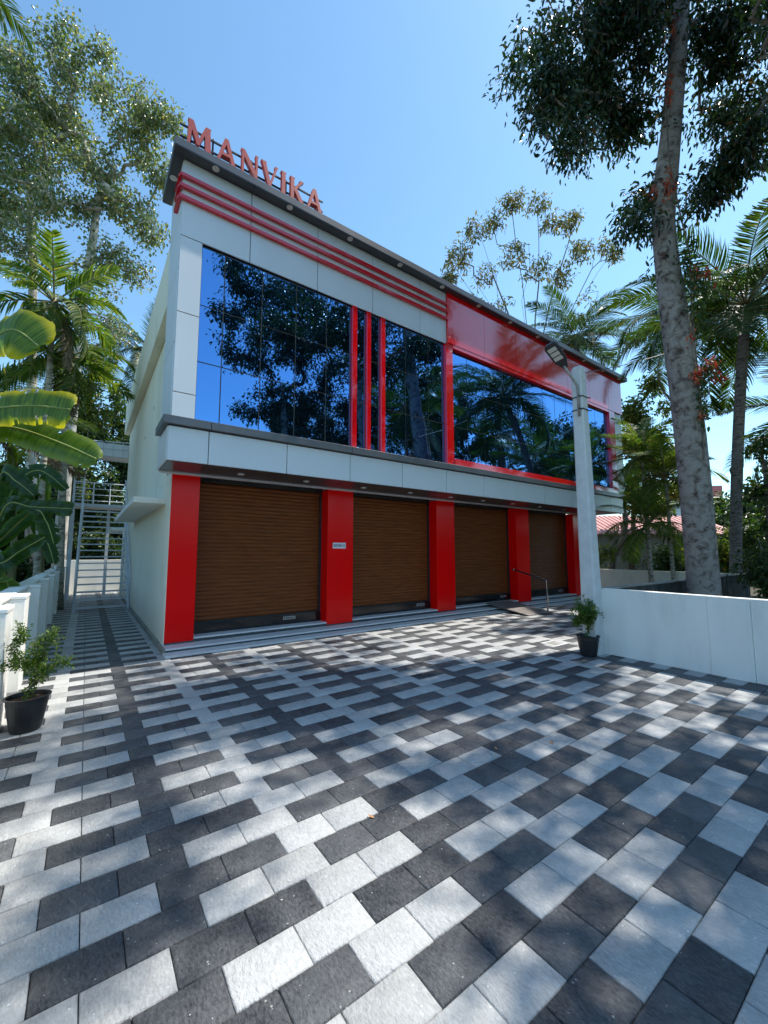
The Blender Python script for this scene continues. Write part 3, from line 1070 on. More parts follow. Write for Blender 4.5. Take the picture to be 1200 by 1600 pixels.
# ================================================================== BOUNDARY WALLS
lw_ = thing('boundary_wall', (LX, 7, 0), 'white boundary wall with projecting piers along the left side alley', 'wall')
boxpart('wall_panel', LX - 0.16, LX, -3.0, 19.8, -0.06, 1.045, M['white_paint'], lw_)
boxpart('coping', LX - 0.18, LX + 0.02, -3.0, 19.8, 1.047, 1.085, M['white_paint'], lw_, 0.006)
py_ = 0.4
for ylo, yhi in ((1.0, 1.42), (3.0, 3.42), (5.02, 5.44), (6.42, 6.84), (8.3, 8.72), (10.1, 10.52), (11.9, 12.32), (13.7, 14.12), (15.6, 16.02), (17.6, 18.02)):
    p_ = boxpart('pier', LX + 0.001, LX + 0.155, ylo, yhi, -0.05, 1.045, M['white_paint'], lw_, 0.005)
    boxpart('pier_cap', LX + 0.022, LX + 0.162, ylo - 0.006, yhi + 0.006, 1.047, 1.085, M['white_paint'], p_, 0.005)
bw = thing('boundary_wall', (0.2, 19.95, 0), 'sunlit white rear boundary wall seen through the steel staircase', 'wall')
boxpart('wall_panel', LX + 0.02, 15.1, 19.82, 19.98, -0.06, 1.28, M['white_paint'], bw, 0.006)
rw = thing('boundary_wall', (RX, 0, 0), 'white plastered boundary wall on the right, running from the concrete pole towards the viewer', 'wall')
boxpart('wall_panel', RX, RX + 0.15, 1.95, 3.345, -0.06, 1.012, M['white_paint'], rw, 0.004)
boxpart('wall_panel', RX - 0.014, RX + 0.15, 1.51, 1.948, -0.06, 1.012, M['white_paint'], rw, 0.004)
boxpart('wall_panel', RX, RX + 0.15, -5.8, 1.508, -0.06, 1.012, M['white_paint'], rw, 0.004)
dw = thing('boundary_wall', (10.8, 3.38, 0), 'dark moss stained cement wall behind the big tree trunk', 'wall')
boxpart('wall_panel', RX + 0.155, FX - 0.001, 3.31, 3.45, -0.06, 0.985, M['mossy'], dw, 0.004)
boxpart('coping', RX + 0.155, FX - 0.001, 3.30, 3.46, 0.987, 1.006, M['cement'], dw, 0.003)
fw = thing('boundary_wall', (FX, 8, 0), 'low cream boundary wall at the far right end of the yard', 'wall')
ysplit = [3.47, 5.4, 7.4, 9.6, 12.0, 14.5, 17.0, 19.8]
for a, b in zip(ysplit[:-1], ysplit[1:]):
    boxpart('wall_panel', FX, FX + 0.15, a + 0.002, b - 0.002, -0.06, 0.96, M['cream'], fw, 0.003)
boxpart('coping', FX - 0.01, FX + 0.16, 3.47, 19.8, 0.962, 0.98, M['cream'], fw, 0.003)

# ================================================================== STEEL STAIRCASE
ST = thing('steel_staircase', (0.45, 13.66, 0), 'grey steel staircase with open treads and landing climbing beside the left wall', 'staircase')
sx0, sx1 = -0.19, 1.045
nst = 17
y_a, y_b, z_b = 13.66, 17.75, 3.30
for k in range(nst):
    f_ = (k + 0.35) / nst
    yy, zz = y_a + (y_b - y_a) * f_, z_b * f_ + 0.02
    t_ = MB().box(sx0 + 0.02, sx1 - 0.02, yy, yy + 0.03, zz - 0.02, zz + 0.018)
    t_.box(sx0 + 0.02, sx1 - 0.02, yy + 0.21, yy + 0.235, zz - 0.016, zz + 0.012)
    put('tread', t_.mesh('tread'), M['steel_paint'], ST)
for x in (sx0, sx1):
    s_ = MB().tube([(x, y_a - 0.02, 0.0), (x, y_b, z_b)], 0.035, 4)
    put('stringer', s_.mesh('st'), M['steel_paint'], ST)
    hr_ = MB().tube([(x, y_a - 0.05, 0.0), (x, y_a - 0.05, 0.85), (x, y_b, z_b + 0.92), (x, y_b + 0.02, z_b + 0.92)], 0.026, 8)
    for k in range(1, 5):
        f_ = k / 5
        hr_.tube([(x, y_a + (y_b - y_a) * f_, z_b * f_), (x, y_a + (y_b - y_a) * f_, z_b * f_ + 0.88)], 0.014, 6)
    hr_.tube([(x, y_a, 0.42), (x, y_b, z_b + 0.45)], 0.013, 6)
    put('handrail', hr_.mesh('hr'), M['steel_paint'], ST)
boxpart('landing', -0.50, 1.08, 17.78, 19.0, 3.20, 3.30, M['steel_paint'], ST)
lr = MB()
for (p, q_) in (((-0.48, 17.8), (sx0, 17.8)), ((-0.48, 17.8), (-0.48, 18.98)), ((-0.48, 18.98), (1.07, 18.98))):
    for dz_ in (0.23, 0.46, 0.69, 0.92):
        lr.tube([(p[0], p[1], 3.3 + dz_), (q_[0], q_[1], 3.3 + dz_)], 0.014 if dz_ < 0.9 else 0.022, 6)
for (x, y) in ((-0.48, 17.8), (-0.48, 18.4), (-0.48, 18.98), (0.1, 18.98), (0.62, 18.98)):
    lr.tube([(x, y, 3.3), (x, y, 4.23)], 0.022, 6)
put('landing_railing', lr.mesh('lr'), M['steel_paint'], ST)
for (x, y) in ((-0.48, 17.85), (-0.48, 18.95), (0.62, 18.95)):
    boxpart('support_post', x - 0.05, x + 0.05, y - 0.05, y + 0.05, 0.0, 3.198, M['steel_paint'], ST)
# steel awning frame high on the rear corner, fixed to the building
aw = MB()
for (x, y) in ((0.0, 17.95), (0.0, 18.9)):
    aw.tube([(x, y, 5.12), (1.2, y, 5.12)], 0.02, 6).tube([(x, y, 5.62), (1.2, y, 5.70)], 0.02, 6)
for x in (0.0, 0.3, 0.6, 0.9, 1.15):
    aw.tube([(x, 17.95, 5.12), (x, 17.95, 5.64)], 0.014, 6).tube([(x, 17.95, 5.64), (x, 18.9, 5.66)], 0.014, 6)
aw.tube([(0, 17.95, 5.38), (1.2, 17.95, 5.41)], 0.012, 6)
aw.tube([(0, 17.95, 5.62), (0, 18.9, 5.62)], 0.02, 6)
put('awning_frame', aw.mesh('aw'), M['steel_paint'], BLD)
boxpart('awning_sheet', 0.02, 1.2, 17.97, 18.9, 5.14, 5.60, M['silver'], BLD)

# ================================================================== LAMP POLE
LP = thing('lamp_post', (6.66, 3.42, 0), 'grey concrete pole with black flood lamp on a pipe arm at the wall corner', 'lamp post')
pm = MB()
b0, t0, wb, wt = Vector((6.64, 3.44, 0)), Vector((6.60, 3.47, 4.72)), 0.13, 0.085
vv = []
for c, r_, zz in ((b0, wb, -0.05), (b0.lerp(t0, 0.02), wb - 0.005, 0.10), (t0, wt, 4.66), (t0, wt - 0.022, 4.72)):
    for (sx, sy) in ((-1, -.78), (-.82, -1), (.82, -1), (1, -.78), (1, .78), (.82, 1), (-.82, 1), (-1, .78)):
        pm.v.append((c.x + sx * r_, c.y + sy * r_, zz))
for i in range(3):
    for k in range(8):
        k2 = (k + 1) % 8
        pm.f.append([i * 8 + k, i * 8 + k2, (i + 1) * 8 + k2, (i + 1) * 8 + k])
pm.f.append([24 + k for k in range(8)])
put('pole', pm.mesh('pole'), M['pole'], LP)
# pole footing skirt seen at the wall end
boxpart('footing', 6.50, 6.725, 3.35, 3.60, -0.05, 0.035, M['white_paint'], LP, 0.006)
ax, ay = 6.487, 3.43
arm = MB().tube([(ax + 0.005, ay, 3.84), (ax, ay, 4.28), (ax - 0.02, ay + 0.0, 4.36), (ax - 0.15, ay + 0.04, 4.52), (ax - 0.27, ay + 0.07, 4.66)], 0.021, 10)
put('lamp_arm', arm.mesh('arm', smooth=True), M['galv'], LP)
for zc in (3.96, 4.18):
    cl = MB()
    cxp = b0.lerp(t0, zc / 4.72)
    rr = wb + (wt - wb) * zc / 4.72 + 0.006
    pts = [(cxp.x - rr, cxp.y - rr), (cxp.x + rr, cxp.y - rr), (cxp.x + rr, cxp.y + rr), (cxp.x - rr, cxp.y + rr), (cxp.x - rr, cxp.y - rr)]
    cl.tube([(x, y, zc) for x, y in pts], 0.009, 6)
    cl.tube([(ax - 0.03, ay - 0.02, zc), (ax + 0.03, ay - 0.02, zc)], 0.012, 6)
    cl.tube([(cxp.x + rr, cxp.y - rr, zc), (cxp.x + rr + 0.04, cxp.y - rr - 0.02, zc)], 0.009, 6)
    put('clamp', cl.mesh('clamp'), M['steel_dark'], LP)
# lamp head: long tapered housing, LED modules underneath
hd = MB()
hl, hw_, ht = 0.50, 0.20, 0.055
out_ = [(-0.02, -0.035), (0.05, -0.06), (0.13, -hw_ / 2), (hl - .06, -hw_ / 2 - .005), (hl, -hw_ / 2 + .03), (hl, hw_ / 2 - .03), (hl - .06, hw_ / 2 + .005), (0.13, hw_ / 2), (0.05, 0.06), (-0.02, 0.035)]
hd.prism(out_, 0, ht, 'z')
hme = hd.mesh('head', 0.006)
lamp_loc = Vector((ax - 0.25, ay + 0.065, 4.635))
dirv = Vector((-0.42, 0.02, 0.26)).normalized()
side = dirv.cross(Vector((0, 0, 1))).normalized()
side = (side + Vector((0, 0, -0.20))).normalized()
upv = side.cross(dirv).normalized()
side = dirv.cross(upv).normalized()
rotm = Matrix((dirv, upv.cross(dirv), upv)).transposed()
lh = put('lamp_head', hme, M['lamp_body'], LP, loc=lamp_loc, rot=rotm.to_euler())
for k in range(3):
    x0_ = 0.17 + k * 0.092
    l_ = bpy.data.objects.new('led_module', MB().box(x0_, x0_ + 0.072, -0.07, 0.07, -0.006, 0.002).mesh('led', 0.002))
    l_.data.materials.append(M['lamp_led'])
    COL.objects.link(l_)
    l_.parent = lh
fin = MB()
for k in range(6):
    fin.box(0.12, hl - 0.08, -0.075 + k * 0.028, -0.069 + k * 0.028, ht, ht + 0.018)
fo = bpy.data.objects.new('cooling_fins', fin.mesh('fins'))
fo.data.materials.append(M['lamp_body'])
COL.objects.link(fo)
fo.parent = lh
# cable
cb = []
A_, B_ = Vector((6.62, 3.40, 4.60)), spot(1215, 462, 13)
for k in range(25):
    f_ = k / 24
    p_ = A_.lerp(B_, f_)
    p_.z -= 0.35 * 4 * f_ * (1 - f_)
    cb.append(p_)
tag(put('service_cable', MB().tube(cb, 0.007, 5).mesh('cable'), M['wire']), 'thin overhead cable running from the concrete pole towards the palms', 'cable')
# ================================================================== VEGETATION
def leaf_cloud(name, P, D, size, width=0.42, fold=0.18, tone=None, droop=0.5, seed=0, flat=0.55):
    """one mesh of leaf blades: points P (n,3), growing directions D (n,3)"""
    r = np.random.default_rng(seed)
    n = len(P)
    D = D / (np.linalg.norm(D, axis=1, keepdims=True) + 1e-6)
    ax = D * 0.6 + r.normal(0, 0.65, (n, 3))
    ax[:, 2] -= droop
    ax /= np.linalg.norm(ax, axis=1, keepdims=True) + 1e-6
    up = r.normal(0, 1 - flat, (n, 3))
    up[:, 2] += flat * 1.6
    sd = np.cross(ax, up)
    sd /= np.linalg.norm(sd, axis=1, keepdims=True) + 1e-6
    nm = np.cross(sd, ax)
    s = size * r.uniform(0.6, 1.25, (n, 1))
    wd = s * width * r.uniform(0.85, 1.15, (n, 1))
    base = P
    l1 = P + ax * s * 0.30 + sd * wd * 0.5 + nm * s * fold * 0.5
    l2 = P + ax * s * 0.68 + sd * wd * 0.40 + nm * s * fold * 0.35
    tip = P + ax * s * 1.0 - nm * s * 0.10
    r2 = P + ax * s * 0.68 - sd * wd * 0.40 + nm * s * fold * 0.35
    r1 = P + ax * s * 0.30 - sd * wd * 0.5 + nm * s * fold * 0.5
    V = np.stack([base, l1, l2, tip, r2, r1], axis=1).reshape(-1, 3)
    i = np.arange(n)[:, None] * 6
    Q = np.concatenate([i + np.array([[0, 3, 2, 1]]), i + np.array([[0, 5, 4, 3]])])
    if tone is None:
        tone = r.uniform(0, 1, n)
    return mesh_np(name, V, Q, tone=np.repeat(tone, 6))


def grow(root_path, blobs, n_att, seed, step=0.35, wander=0.10, up_bias=0.15, pre=None):
    """branch skeleton: attractors inside blobs are joined to the nearest twig already grown.
    blobs: (centre, (rx, ry, rz), weight). returns nodes, parents, tips"""
    r = np.random.default_rng(seed)
    nodes = [np.array(p, float) for p in root_path]
    par = [-1] + list(range(len(root_path) - 1))
    for limb in (pre or []):
        # limb: (index of the node it leaves, points)
        last = limb[0]
        for q in limb[1]:
            nodes.append(np.array(q, float))
            par.append(last)
            last = len(nodes) - 1
    wts = np.array([b[2] for b in blobs], float)
    wts /= wts.sum()
    att = []
    for k in range(n_att):
        b = blobs[r.choice(len(blobs), p=wts)]
        v = r.normal(0, 1, 3)
        v /= np.linalg.norm(v)
        v *= r.uniform(0.25, 1) ** 0.6
        att.append(np.array(b[0]) + v * np.array(b[1]))
    att = np.array(att)
    top = nodes[len(root_path) - 1]
    order = np.argsort(np.linalg.norm(att - top, axis=1))
    tips = []
    start = max(0, len(root_path) // 3)
    arr = np.zeros((n_att * 40 + 100, 3))
    arr[:len(nodes)] = np.array(nodes)
    cnt = len(nodes)
    for a in att[order]:
        d = np.linalg.norm(arr[start:cnt] - a, axis=1)
        d = d + 0.9 * np.maximum(0, arr[start:cnt, 2] - a[2])      # prefer rising twigs
        j = int(np.argmin(d)) + start
        p = arr[j].copy()
        dist = np.linalg.norm(a - p)
        k = max(1, int(dist / step))
        prev = j
        for m in range(1, k + 1):
            f = m / k
            q = p + (a - p) * f
            q = q + r.normal(0, wander * step, 3) + np.array([0, 0, up_bias * dist * f * (1 - f)])
            if cnt >= len(arr):
                break
            arr[cnt] = q
            par.append(prev)
            prev = cnt
            cnt += 1
        tips.append(prev)
    return arr[:cnt], np.array(par), tips


def branch_mesh(nodes, par, tips, r0, rmin, n_trunk, sides=5, power=0.5):
    n = len(nodes)
    load = np.zeros(n)
    for t in tips:
        load[t] += 1
    for i in range(n - 1, 0, -1):
        load[par[i]] += max(load[i], 0.3)
    rad = np.maximum(rmin, r0 * (load / max(load.max(), 1)) ** power)
    rad = np.minimum(rad, r0)
    e = np.array([i for i in range(n_trunk, n)])
    A = nodes[par[e]]
    B = nodes[e]
    ra = np.minimum(rad[par[e]], rad[e] * 1.35)
    rb = rad[e]
    d = B - A
    d /= np.linalg.norm(d, axis=1, keepdims=True) + 1e-9
    ref = np.where(np.abs(d[:, 2:3]) > 0.9, np.array([[1.0, 0, 0]]), np.array([[0, 0, 1.0]]))
    u = np.cross(d, ref)
    u /= np.linalg.norm(u, axis=1, keepdims=True) + 1e-9
    v = np.cross(d, u)
    V = []
    for c, rr, off in ((A, ra, -0.0), (B, rb, 0.0)):
        for k in range(sides):
            t = 2 * math.pi * k / sides
            V.append(c + (u * math.cos(t) + v * math.sin(t)) * rr[:, None])
    V = np.stack(V, axis=1).reshape(-1, 3)
    i = np.arange(len(e))[:, None] * (2 * sides)
    Q = []
    for k in range(sides):
        k2 = (k + 1) % sides
        Q.append(i + np.array([[k, k2, sides + k2, sides + k]]))
    return mesh_np('branches', V, np.concatenate(Q), smooth=True), rad


def leaf_points(nodes, par, tips, per_tip, spread, seed, back=3):
    r = np.random.default_rng(seed)
    P, D = [], []
    for t in tips:
        chain = [t]
        for _ in range(back):
            if par[chain[-1]] >= 0:
                chain.append(par[chain[-1]])
        c = nodes[chain]
        k = r.integers(0, len(chain), per_tip)
        f = r.uniform(0, 1, (per_tip, 1))
        nxt = np.minimum(k + 1, len(chain) - 1)
        base = c[k] * (1 - f) + c[nxt] * f
        off = r.normal(0, 1, (per_tip, 3))
        off /= np.linalg.norm(off, axis=1, keepdims=True)
        off *= r.uniform(0, 1, (per_tip, 1)) ** 0.6 * spread
        P.append(base + off)
        D.append(off)
    return np.concatenate(P), np.concatenate(D)


def tree(name, label, root, trunk, radii, blobs, n_att, per_tip, leaf, lsize, bark, seed, r_branch=0.12, spread=0.35, group=None,
         width=0.42, droop=0.5, step=0.35, back=3, cat='tree', rmin=0.008, flat=0.55, sides=10, up_bias=0.15, pre=None, wander=0.10):
    t = thing(name, root, label, cat, group)
    put('trunk', MB().tube(trunk, radii, sides).mesh('trunk', smooth=True), bark, t)
    nodes, par, tips = grow(trunk, blobs, n_att, seed, step, up_bias=up_bias, pre=pre, wander=wander)
    bmesh_, rad = branch_mesh(nodes, par, tips, r_branch, rmin, len(trunk))
    put('branches', bmesh_, bark, t, kind='stuff')
    if per_tip:
        P, D = leaf_points(nodes, par, tips, per_tip, spread, seed + 1, back)
        put('crown', leaf_cloud('crown', P, D, lsize, width, seed=seed + 2, droop=droop, flat=flat), leaf, t, kind='stuff')
    return t, nodes, par, tips


def frond(L, n, leaflet, arch, hang, seed, base_bare=0.12, width=0.045, curl=0.0, ragged=0.1):
    """palm frond growing along +X and arching down; returns leaflet mesh and rachis mesh in local coordinates"""
    r = np.random.default_rng(seed)
    S = 16
    pts, ang = [np.zeros(3)], 0.0
    for i in range(S):
        a = -arch * ((i + 1) / S) ** 1.5
        y = curl * (i / S)
        pts.append(pts[-1] + np.array([math.cos(a) * math.cos(y), math.sin(y) * math.cos(a), math.sin(a)]) * L / S)
    pts = np.array(pts)
    mb = MB().tube([tuple(p) for p in pts], [0.026 * (1 - 0.85 * i / S) for i in range(S + 1)], 5)
    V, Q, T = [], [], []
    for side in (-1, 1):
        for k in range(n):
            f = base_bare + (1 - base_bare) * (k + r.uniform(-.2, .2)) / n
            f = min(max(f, 0.02), 0.995)
            x = f * S
            i = int(x)
            p = pts[i] * (1 - (x - i)) + pts[i + 1] * (x - i)
            d = pts[min(i + 1, S)] - pts[i]
            d /= np.linalg.norm(d)
            if r.uniform() < ragged:
                continue
            ln = leaflet * (math.sin(math.pi * min(1, 0.18 + 0.80 * f)) ** 0.55) * r.uniform(0.82, 1.1)
            out = np.array([0, side, 0.0]) + d * (0.55 + 0.5 * f) + np.array([0, 0, 0.25])
            out += r.normal(0, 0.07, 3)
            out /= np.linalg.norm(out)
            w_ = width * r.uniform(0.8, 1.15)
            base = len(V)
            q = p.copy()
            dirn = out.copy()
            seg = 4
            for s_ in range(seg + 1):
                wv = w_ * (0.45, 1.0, 0.85, 0.5, 0.03)[s_]
                wd = np.cross(dirn, np.array([0, 0, 1.0]) * 0.8 + d * 0.4)
                wd /= np.linalg.norm(wd) + 1e-6
                V.append(q + wd * wv / 2)
                V.append(q - wd * wv / 2)
                dirn = dirn + np.array([0, 0, -hang]) * (0.4 + s_ * 0.25)
                dirn /= np.linalg.norm(dirn)
                q = q + dirn * ln / seg
            for s_ in range(seg):
                b = base + 2 * s_
                Q.append((b, b + 1, b + 3, b + 2))
            T += [float(np.clip(r.normal(0.45, 0.22), 0, 1))] * (2 * (seg + 1))
    return mesh_np('leaflets', V, Q, tone=T), mb.mesh('rachis', smooth=True)


def palm(name, label, base, top, trunk_r, fronds, L, leaflet, mat_leaf, bark, seed, kinds=None, group=None, lean=None, spear=True,
         dry=0, wid=0.045, nl=46, hang=0.28, crownshaft=False, pitch=(-35, 62), nuts=True, hide_trunk=False):
    rr = random.Random(seed)
    t = thing(name, base, label, 'palm tree', group)
    base, top = Vector(base), Vector(top)
    path, rads = [], []
    for i in range(9):
        f = i / 8
        p = base.lerp(top, f)
        if lean:
            p += Vector(lean) * math.sin(math.pi * f)
        path.append(p)
        rads.append(trunk_r * (1.25 if i == 0 else 1.0 - 0.25 * f))
    put('trunk', MB().tube(path, rads, 12).mesh('trunk', smooth=True), bark, t)
    if crownshaft:
        put('crownshaft', MB().tube([top - Vector((0, 0, .05)), top + Vector((0, 0, .35)), top + Vector((0, 0, .75))], [trunk_r * 0.85, trunk_r * 1.0, trunk_r * 0.5], 10).mesh('cs', smooth=True), M['banana_stem'], t)
        top = top + Vector((0, 0, 0.55))
    meshes = kinds or [frond(L, nl, leaflet, a, hang * h, seed * 10 + i, width=wid, ragged=0.08) for i, (a, h) in enumerate([(0.7, 0.7), (1.1, 1.0), (1.5, 1.3), (0.4, 0.6)])]
    for i in range(fronds):
        f = i / max(1, fronds - 1)
        az = i * 2.39996 + rr.uniform(-.2, .2)
        el = math.radians(pitch[1] + (pitch[0] - pitch[1]) * f + rr.uniform(-8, 8))
        lm, rm = meshes[rr.randrange(len(meshes))]
        isdry = i >= fronds - dry
        rot = (Matrix.Rotation(az, 3, 'Z') @ Matrix.Rotation(-el, 3, 'Y') @ Matrix.Rotation(rr.uniform(-.3, .3), 3, 'X')).to_euler()
        if isdry:
            rm2, lm2 = rm.copy(), lm.copy()
            rm2.materials.clear()
            lm2.materials.clear()
            rm2.materials.append(M['leaf_dry'])
            lm2.materials.append(M['leaf_dry'])
            fr_ = put('frond', rm2, None, t, loc=top, rot=rot, label='dry brown palm frond')
            a_ = bpy.data.objects.new('leaflets', lm2)
        else:
            fr_ = put('frond', rm, M['banana_stem'], t, loc=top, rot=rot)
            if not lm.materials:
                lm.materials.append(mat_leaf)
            a_ = bpy.data.objects.new('leaflets', lm)
        COL.objects.link(a_)
        a_.parent = fr_
        a_['kind'] = 'stuff'
    if nuts:
        nb = MB()
        for i in range(6):
            a = rr.uniform(0, 6.28)
            c = top + Vector((math.cos(a) * .22, math.sin(a) * .22, -.22 - rr.uniform(0, .18)))
            prof = [(0.02, -.13), (.08, -.09), (.105, 0), (.08, .09), (.02, .12)]
            n0 = len(nb.v)
            nb.lathe(c.x, c.y, [(r_, c.z + z_) for r_, z_ in prof], 8)
        put('coconuts', nb.mesh('nuts', smooth=True), M['leaf_nut'], t, kind='stuff')
    return t, meshes


M['leaf_nut'] = mottled('green_coconut', (0.10, 0.13, 0.03), (0.22, 0.18, 0.06), 5, 0.5)


def S(px, py, d, r, w=1.0):
    if not isinstance(r, tuple):
        r = (r, r, r * 0.75)
    return (tuple(spot(px, py, d)), r, w)


# ---- 1. the big tree behind the right wall
trunk_px = [(1106, 985), (1100, 925), (1094, 850), (1087, 770), (1078, 680), (1068, 600), (1056, 510), (1043, 420), (1036, 350), (1040, 285), (1049, 200), (1056, 120), (1062, 40), (1070, -60), (1075, -180)]
tr = [spot(x, y, 8.0) for x, y in trunk_px]
tr[0].z = -0.05
rads = [.30, .275, .262, .262, .256, .243, .238, .205, .20, .205, .175, .165, .15, .13, .10]
blobs = [S(880, 70, 7.8, .85, 1.3), S(845, 150, 7.6, .5, .8), S(930, 150, 8.2, .7, 1.2), S(965, 40, 8, .8, 1.3), S(880, 215, 7.5, .38, .6), S(985, 200, 8.4, .45, .8),
         S(900, -10, 7.6, .8, 1.1), S(1010, 110, 8.5, .5, .6), S(1000, 320, 8.3, .38, .7), S(985, 355, 7.9, .26, .4), S(1120, 90, 8.4, .7, 1.0), S(1170, 40, 7.8, .8, 1.1),
         S(1180, 170, 8.6, .6, .9), S(1110, 190, 9, .5, .7), S(1150, 255, 8.2, .5, .8), S(1105, 300, 8.5, .42, .7), S(1190, 260, 9, .4, .5),
         S(1060, 20, 9.0, .8, .9), S(1000, -80, 8, 1.0, 1.3), S(900, -150, 7.2, 1.0, 1.4), S(1150, -80, 8, 1.0, 1.2), S(1300, 60, 8, 1.2, 1.0),
         ((6.9, 1.8, 11.5), (1.5, 1.2, .8), 1.3), ((5.2, 0.7, 10.8), (1.0, .8, .6), .6), ((7.8, 4.6, 12.3), (1.2, 1.2, .9), 1.6), ((8.6, 0.4, 10.5), (1.6, 1.4, .9), 2.0),
         ((9.8, 4.6, 12.6), (1.4, 1.2, .9), 1.1)]
big, bn, bp_, bt = tree('mango_tree', 'tall tree with mottled grey trunk and dark hanging leaves behind the right wall', (tr[0].x, tr[0].y, 0), tr, rads, blobs, 760, 44,
                        M['leaf_big'], 0.14, M['bark_big'], 21, r_branch=0.13, spread=0.38, width=0.34, droop=1.1, step=0.30, sides=16)
# broken branch stubs and knots on the trunk
kn = MB()
for (x, y, r_, dx) in ((1036, 392, .10, -.05), (1062, 470, .07, .0), (1060, 500, .09, .02), (1094, 640, .06, .05)):
    c = spot(x, y, 7.80)
    kn.tube([c, c + (Vector((0, 0, 0)) - _F) * 0.03 + Vector((dx, 0, .01))], [r_, r_ * 0.55], 9)
put('knots', kn.mesh('knots', smooth=True), M['bark_big'], big)

# creeper on that trunk with red leaves
cr = thing('climbing_creeper', tuple(spot(1092, 700, 7.7)), 'green creeper with red leaf clusters climbing the big grey trunk', 'creeper')
cst = MB()
path = [spot(x, y, 7.72) for x, y in ((1100, 720), (1098, 660), (1092, 600), (1086, 540), (1080, 470), (1078, 400), (1062, 330), (1045, 250), (1040, 150))]
cst.tube(path, 0.014, 5)
cst.tube([spot(1092, 600, 7.7), spot(1110, 590, 7.6), spot(1128, 585, 7.6)], 0.010, 5)
cst.tube([spot(1080, 440, 7.7), spot(1100, 425, 7.6), spot(1115, 430, 7.6)], 0.010, 5)
put('stem', cst.mesh('stem'), M['bark_dark'], cr)
r_ = np.random.default_rng(4)
Pg, Pr = [], []
for (x, y, sx, sy, n, red) in ((1098, 600, 10, 22, 90, 0), (1110, 575, 18, 12, 60, 0), (1100, 640, 7, 18, 70, 0), (1092, 450, 16, 22, 160, 0), (1075, 400, 14, 30, 160, 0), (1098, 500, 8, 28, 110, 0),
                              (1092, 585, 9, 10, 60, 1), (1110, 570, 14, 9, 70, 1), (1122, 590, 14, 6, 40, 1), (1096, 648, 5, 7, 26, 1), (1095, 425, 16, 10, 60, 1), (1045, 290, 8, 20, 60, 1),
                              (1020, 300, 10, 12, 26, 1), (1046, 140, 8, 25, 50, 1), (1048, 40, 10, 25, 36, 1), (1078, 530, 6, 16, 18, 1)):
    for _ in range(n):
        (Pr if red else Pg).append(spot(x + r_.normal(0, sx * .6), y + r_.normal(0, sy * .6), 7.62 + r_.uniform(-.12, .2)))
Pg, Pr = np.array(Pg), np.array(Pr)
put('green_leaves', leaf_cloud('cg', Pg, r_.normal(0, 1, Pg.shape), 0.10, 0.45, seed=5, droop=0.8), M['leaf_shrub'], cr, kind='stuff')
put('red_leaves', leaf_cloud('crd', Pr, r_.normal(0, 1, Pr.shape), 0.10, 0.34, seed=6, droop=0.9), M['leaf_red'], cr, kind='stuff')

# ---- 2. coconut palms on the right
cmesh = [frond(3.3, 88, 0.85, a, h, 300 + i, width=0.036) for i, (a, h) in enumerate([(0.8, 0.22), (1.2, 0.34), (1.6, 0.42), (0.5, 0.16)])]
cmesh2 = [frond(4.1, 88, 1.0, a, h, 320 + i, width=0.045) for i, (a, h) in enumerate([(0.8, 0.22), (1.2, 0.34), (1.6, 0.42), (0.5, 0.16)])]
c1 = spot(1165, 478, 11)
palm('coconut_palm', 'coconut palm with slender dark trunk standing right of the big tree', (spot(1145, 890, 12.2).x, spot(1145, 890, 12.2).y, 0), c1, 0.155, 26, 3.2, .85, M['leaf_palm'], M['bark_palm'], 3,
     kinds=cmesh, lean=(0.12, 0.1, 0), dry=0, pitch=(-28, 66))
c2 = spot(1070, 500, 18)
palm('coconut_palm', 'coconut palm half hidden behind the big grey trunk', (c2.x, c2.y, 0), c2, 0.17, 20, 3.2, .85, M['leaf_palm'], M['bark_palm'], 4, kinds=cmesh2, dry=2)
c3 = spot(900, 528, 22)
palm('coconut_palm', 'sunlit coconut palm rising behind the roof beside the lamp', (c3.x, c3.y, 0), c3, 0.18, 20, 3.2, .85, M['leaf_palm'], M['bark_palm'], 5, kinds=cmesh, dry=1)
c4 = spot(232, 545, 21)
palm('coconut_palm', 'coconut palm whose fronds show beside the left roof edge', (c4.x + .2, c4.y + .3, 0), c4, 0.18, 16, 3.2, .85, M['leaf_palm'], M['bark_palm'], 6, kinds=cmesh)
c5 = spot(-50, 640, 11)
palm('coconut_palm', 'coconut palm with drooping grey dry fronds at the left edge', (c5.x - .2, c5.y + .2, 0), c5, 0.18, 22, 3.2, .85, M['leaf_palm'], M['bark_palm'], 7, kinds=cmesh, dry=7)
c6 = spot(-215, -185, 9)
palm('coconut_palm', 'very tall coconut palm whose frond tip enters the top left corner', (c6.x - .8, c6.y + .6, 0), c6, 0.18, 18, 3.2, .85, M['leaf_palm'], M['bark_palm'], 8, kinds=cmesh, nuts=False)
c7 = spot(1290, 640, 12)
palm('coconut_palm', 'coconut palm outside the right edge with frond tips in view', (c7.x, c7.y, 0), c7, 0.19, 18, 3.2, .85, M['leaf_palm'], M['bark_palm'], 9, kinds=cmesh)
# palms on the street side, mirrored in the glass
for i, (x, y, z, lb) in enumerate(((12.6, -2.2, 8.6, 'street side coconut palm nearest the yard, seen in the mirror glass'),
                                  (16.8, -4.5, 10.0, 'street side coconut palm farther right, seen in the mirror glass'),
                                  (21.0, -3.0, 9.0, 'far right street side coconut palm, seen in the mirror glass'))):
    palm('coconut_palm', lb, (x + .3, y, 0), Vector((x, y, z)), 0.19, 20, 3.2, .85, M['leaf_palm'], M['bark_palm'], 12 + i, kinds=cmesh, nuts=False)

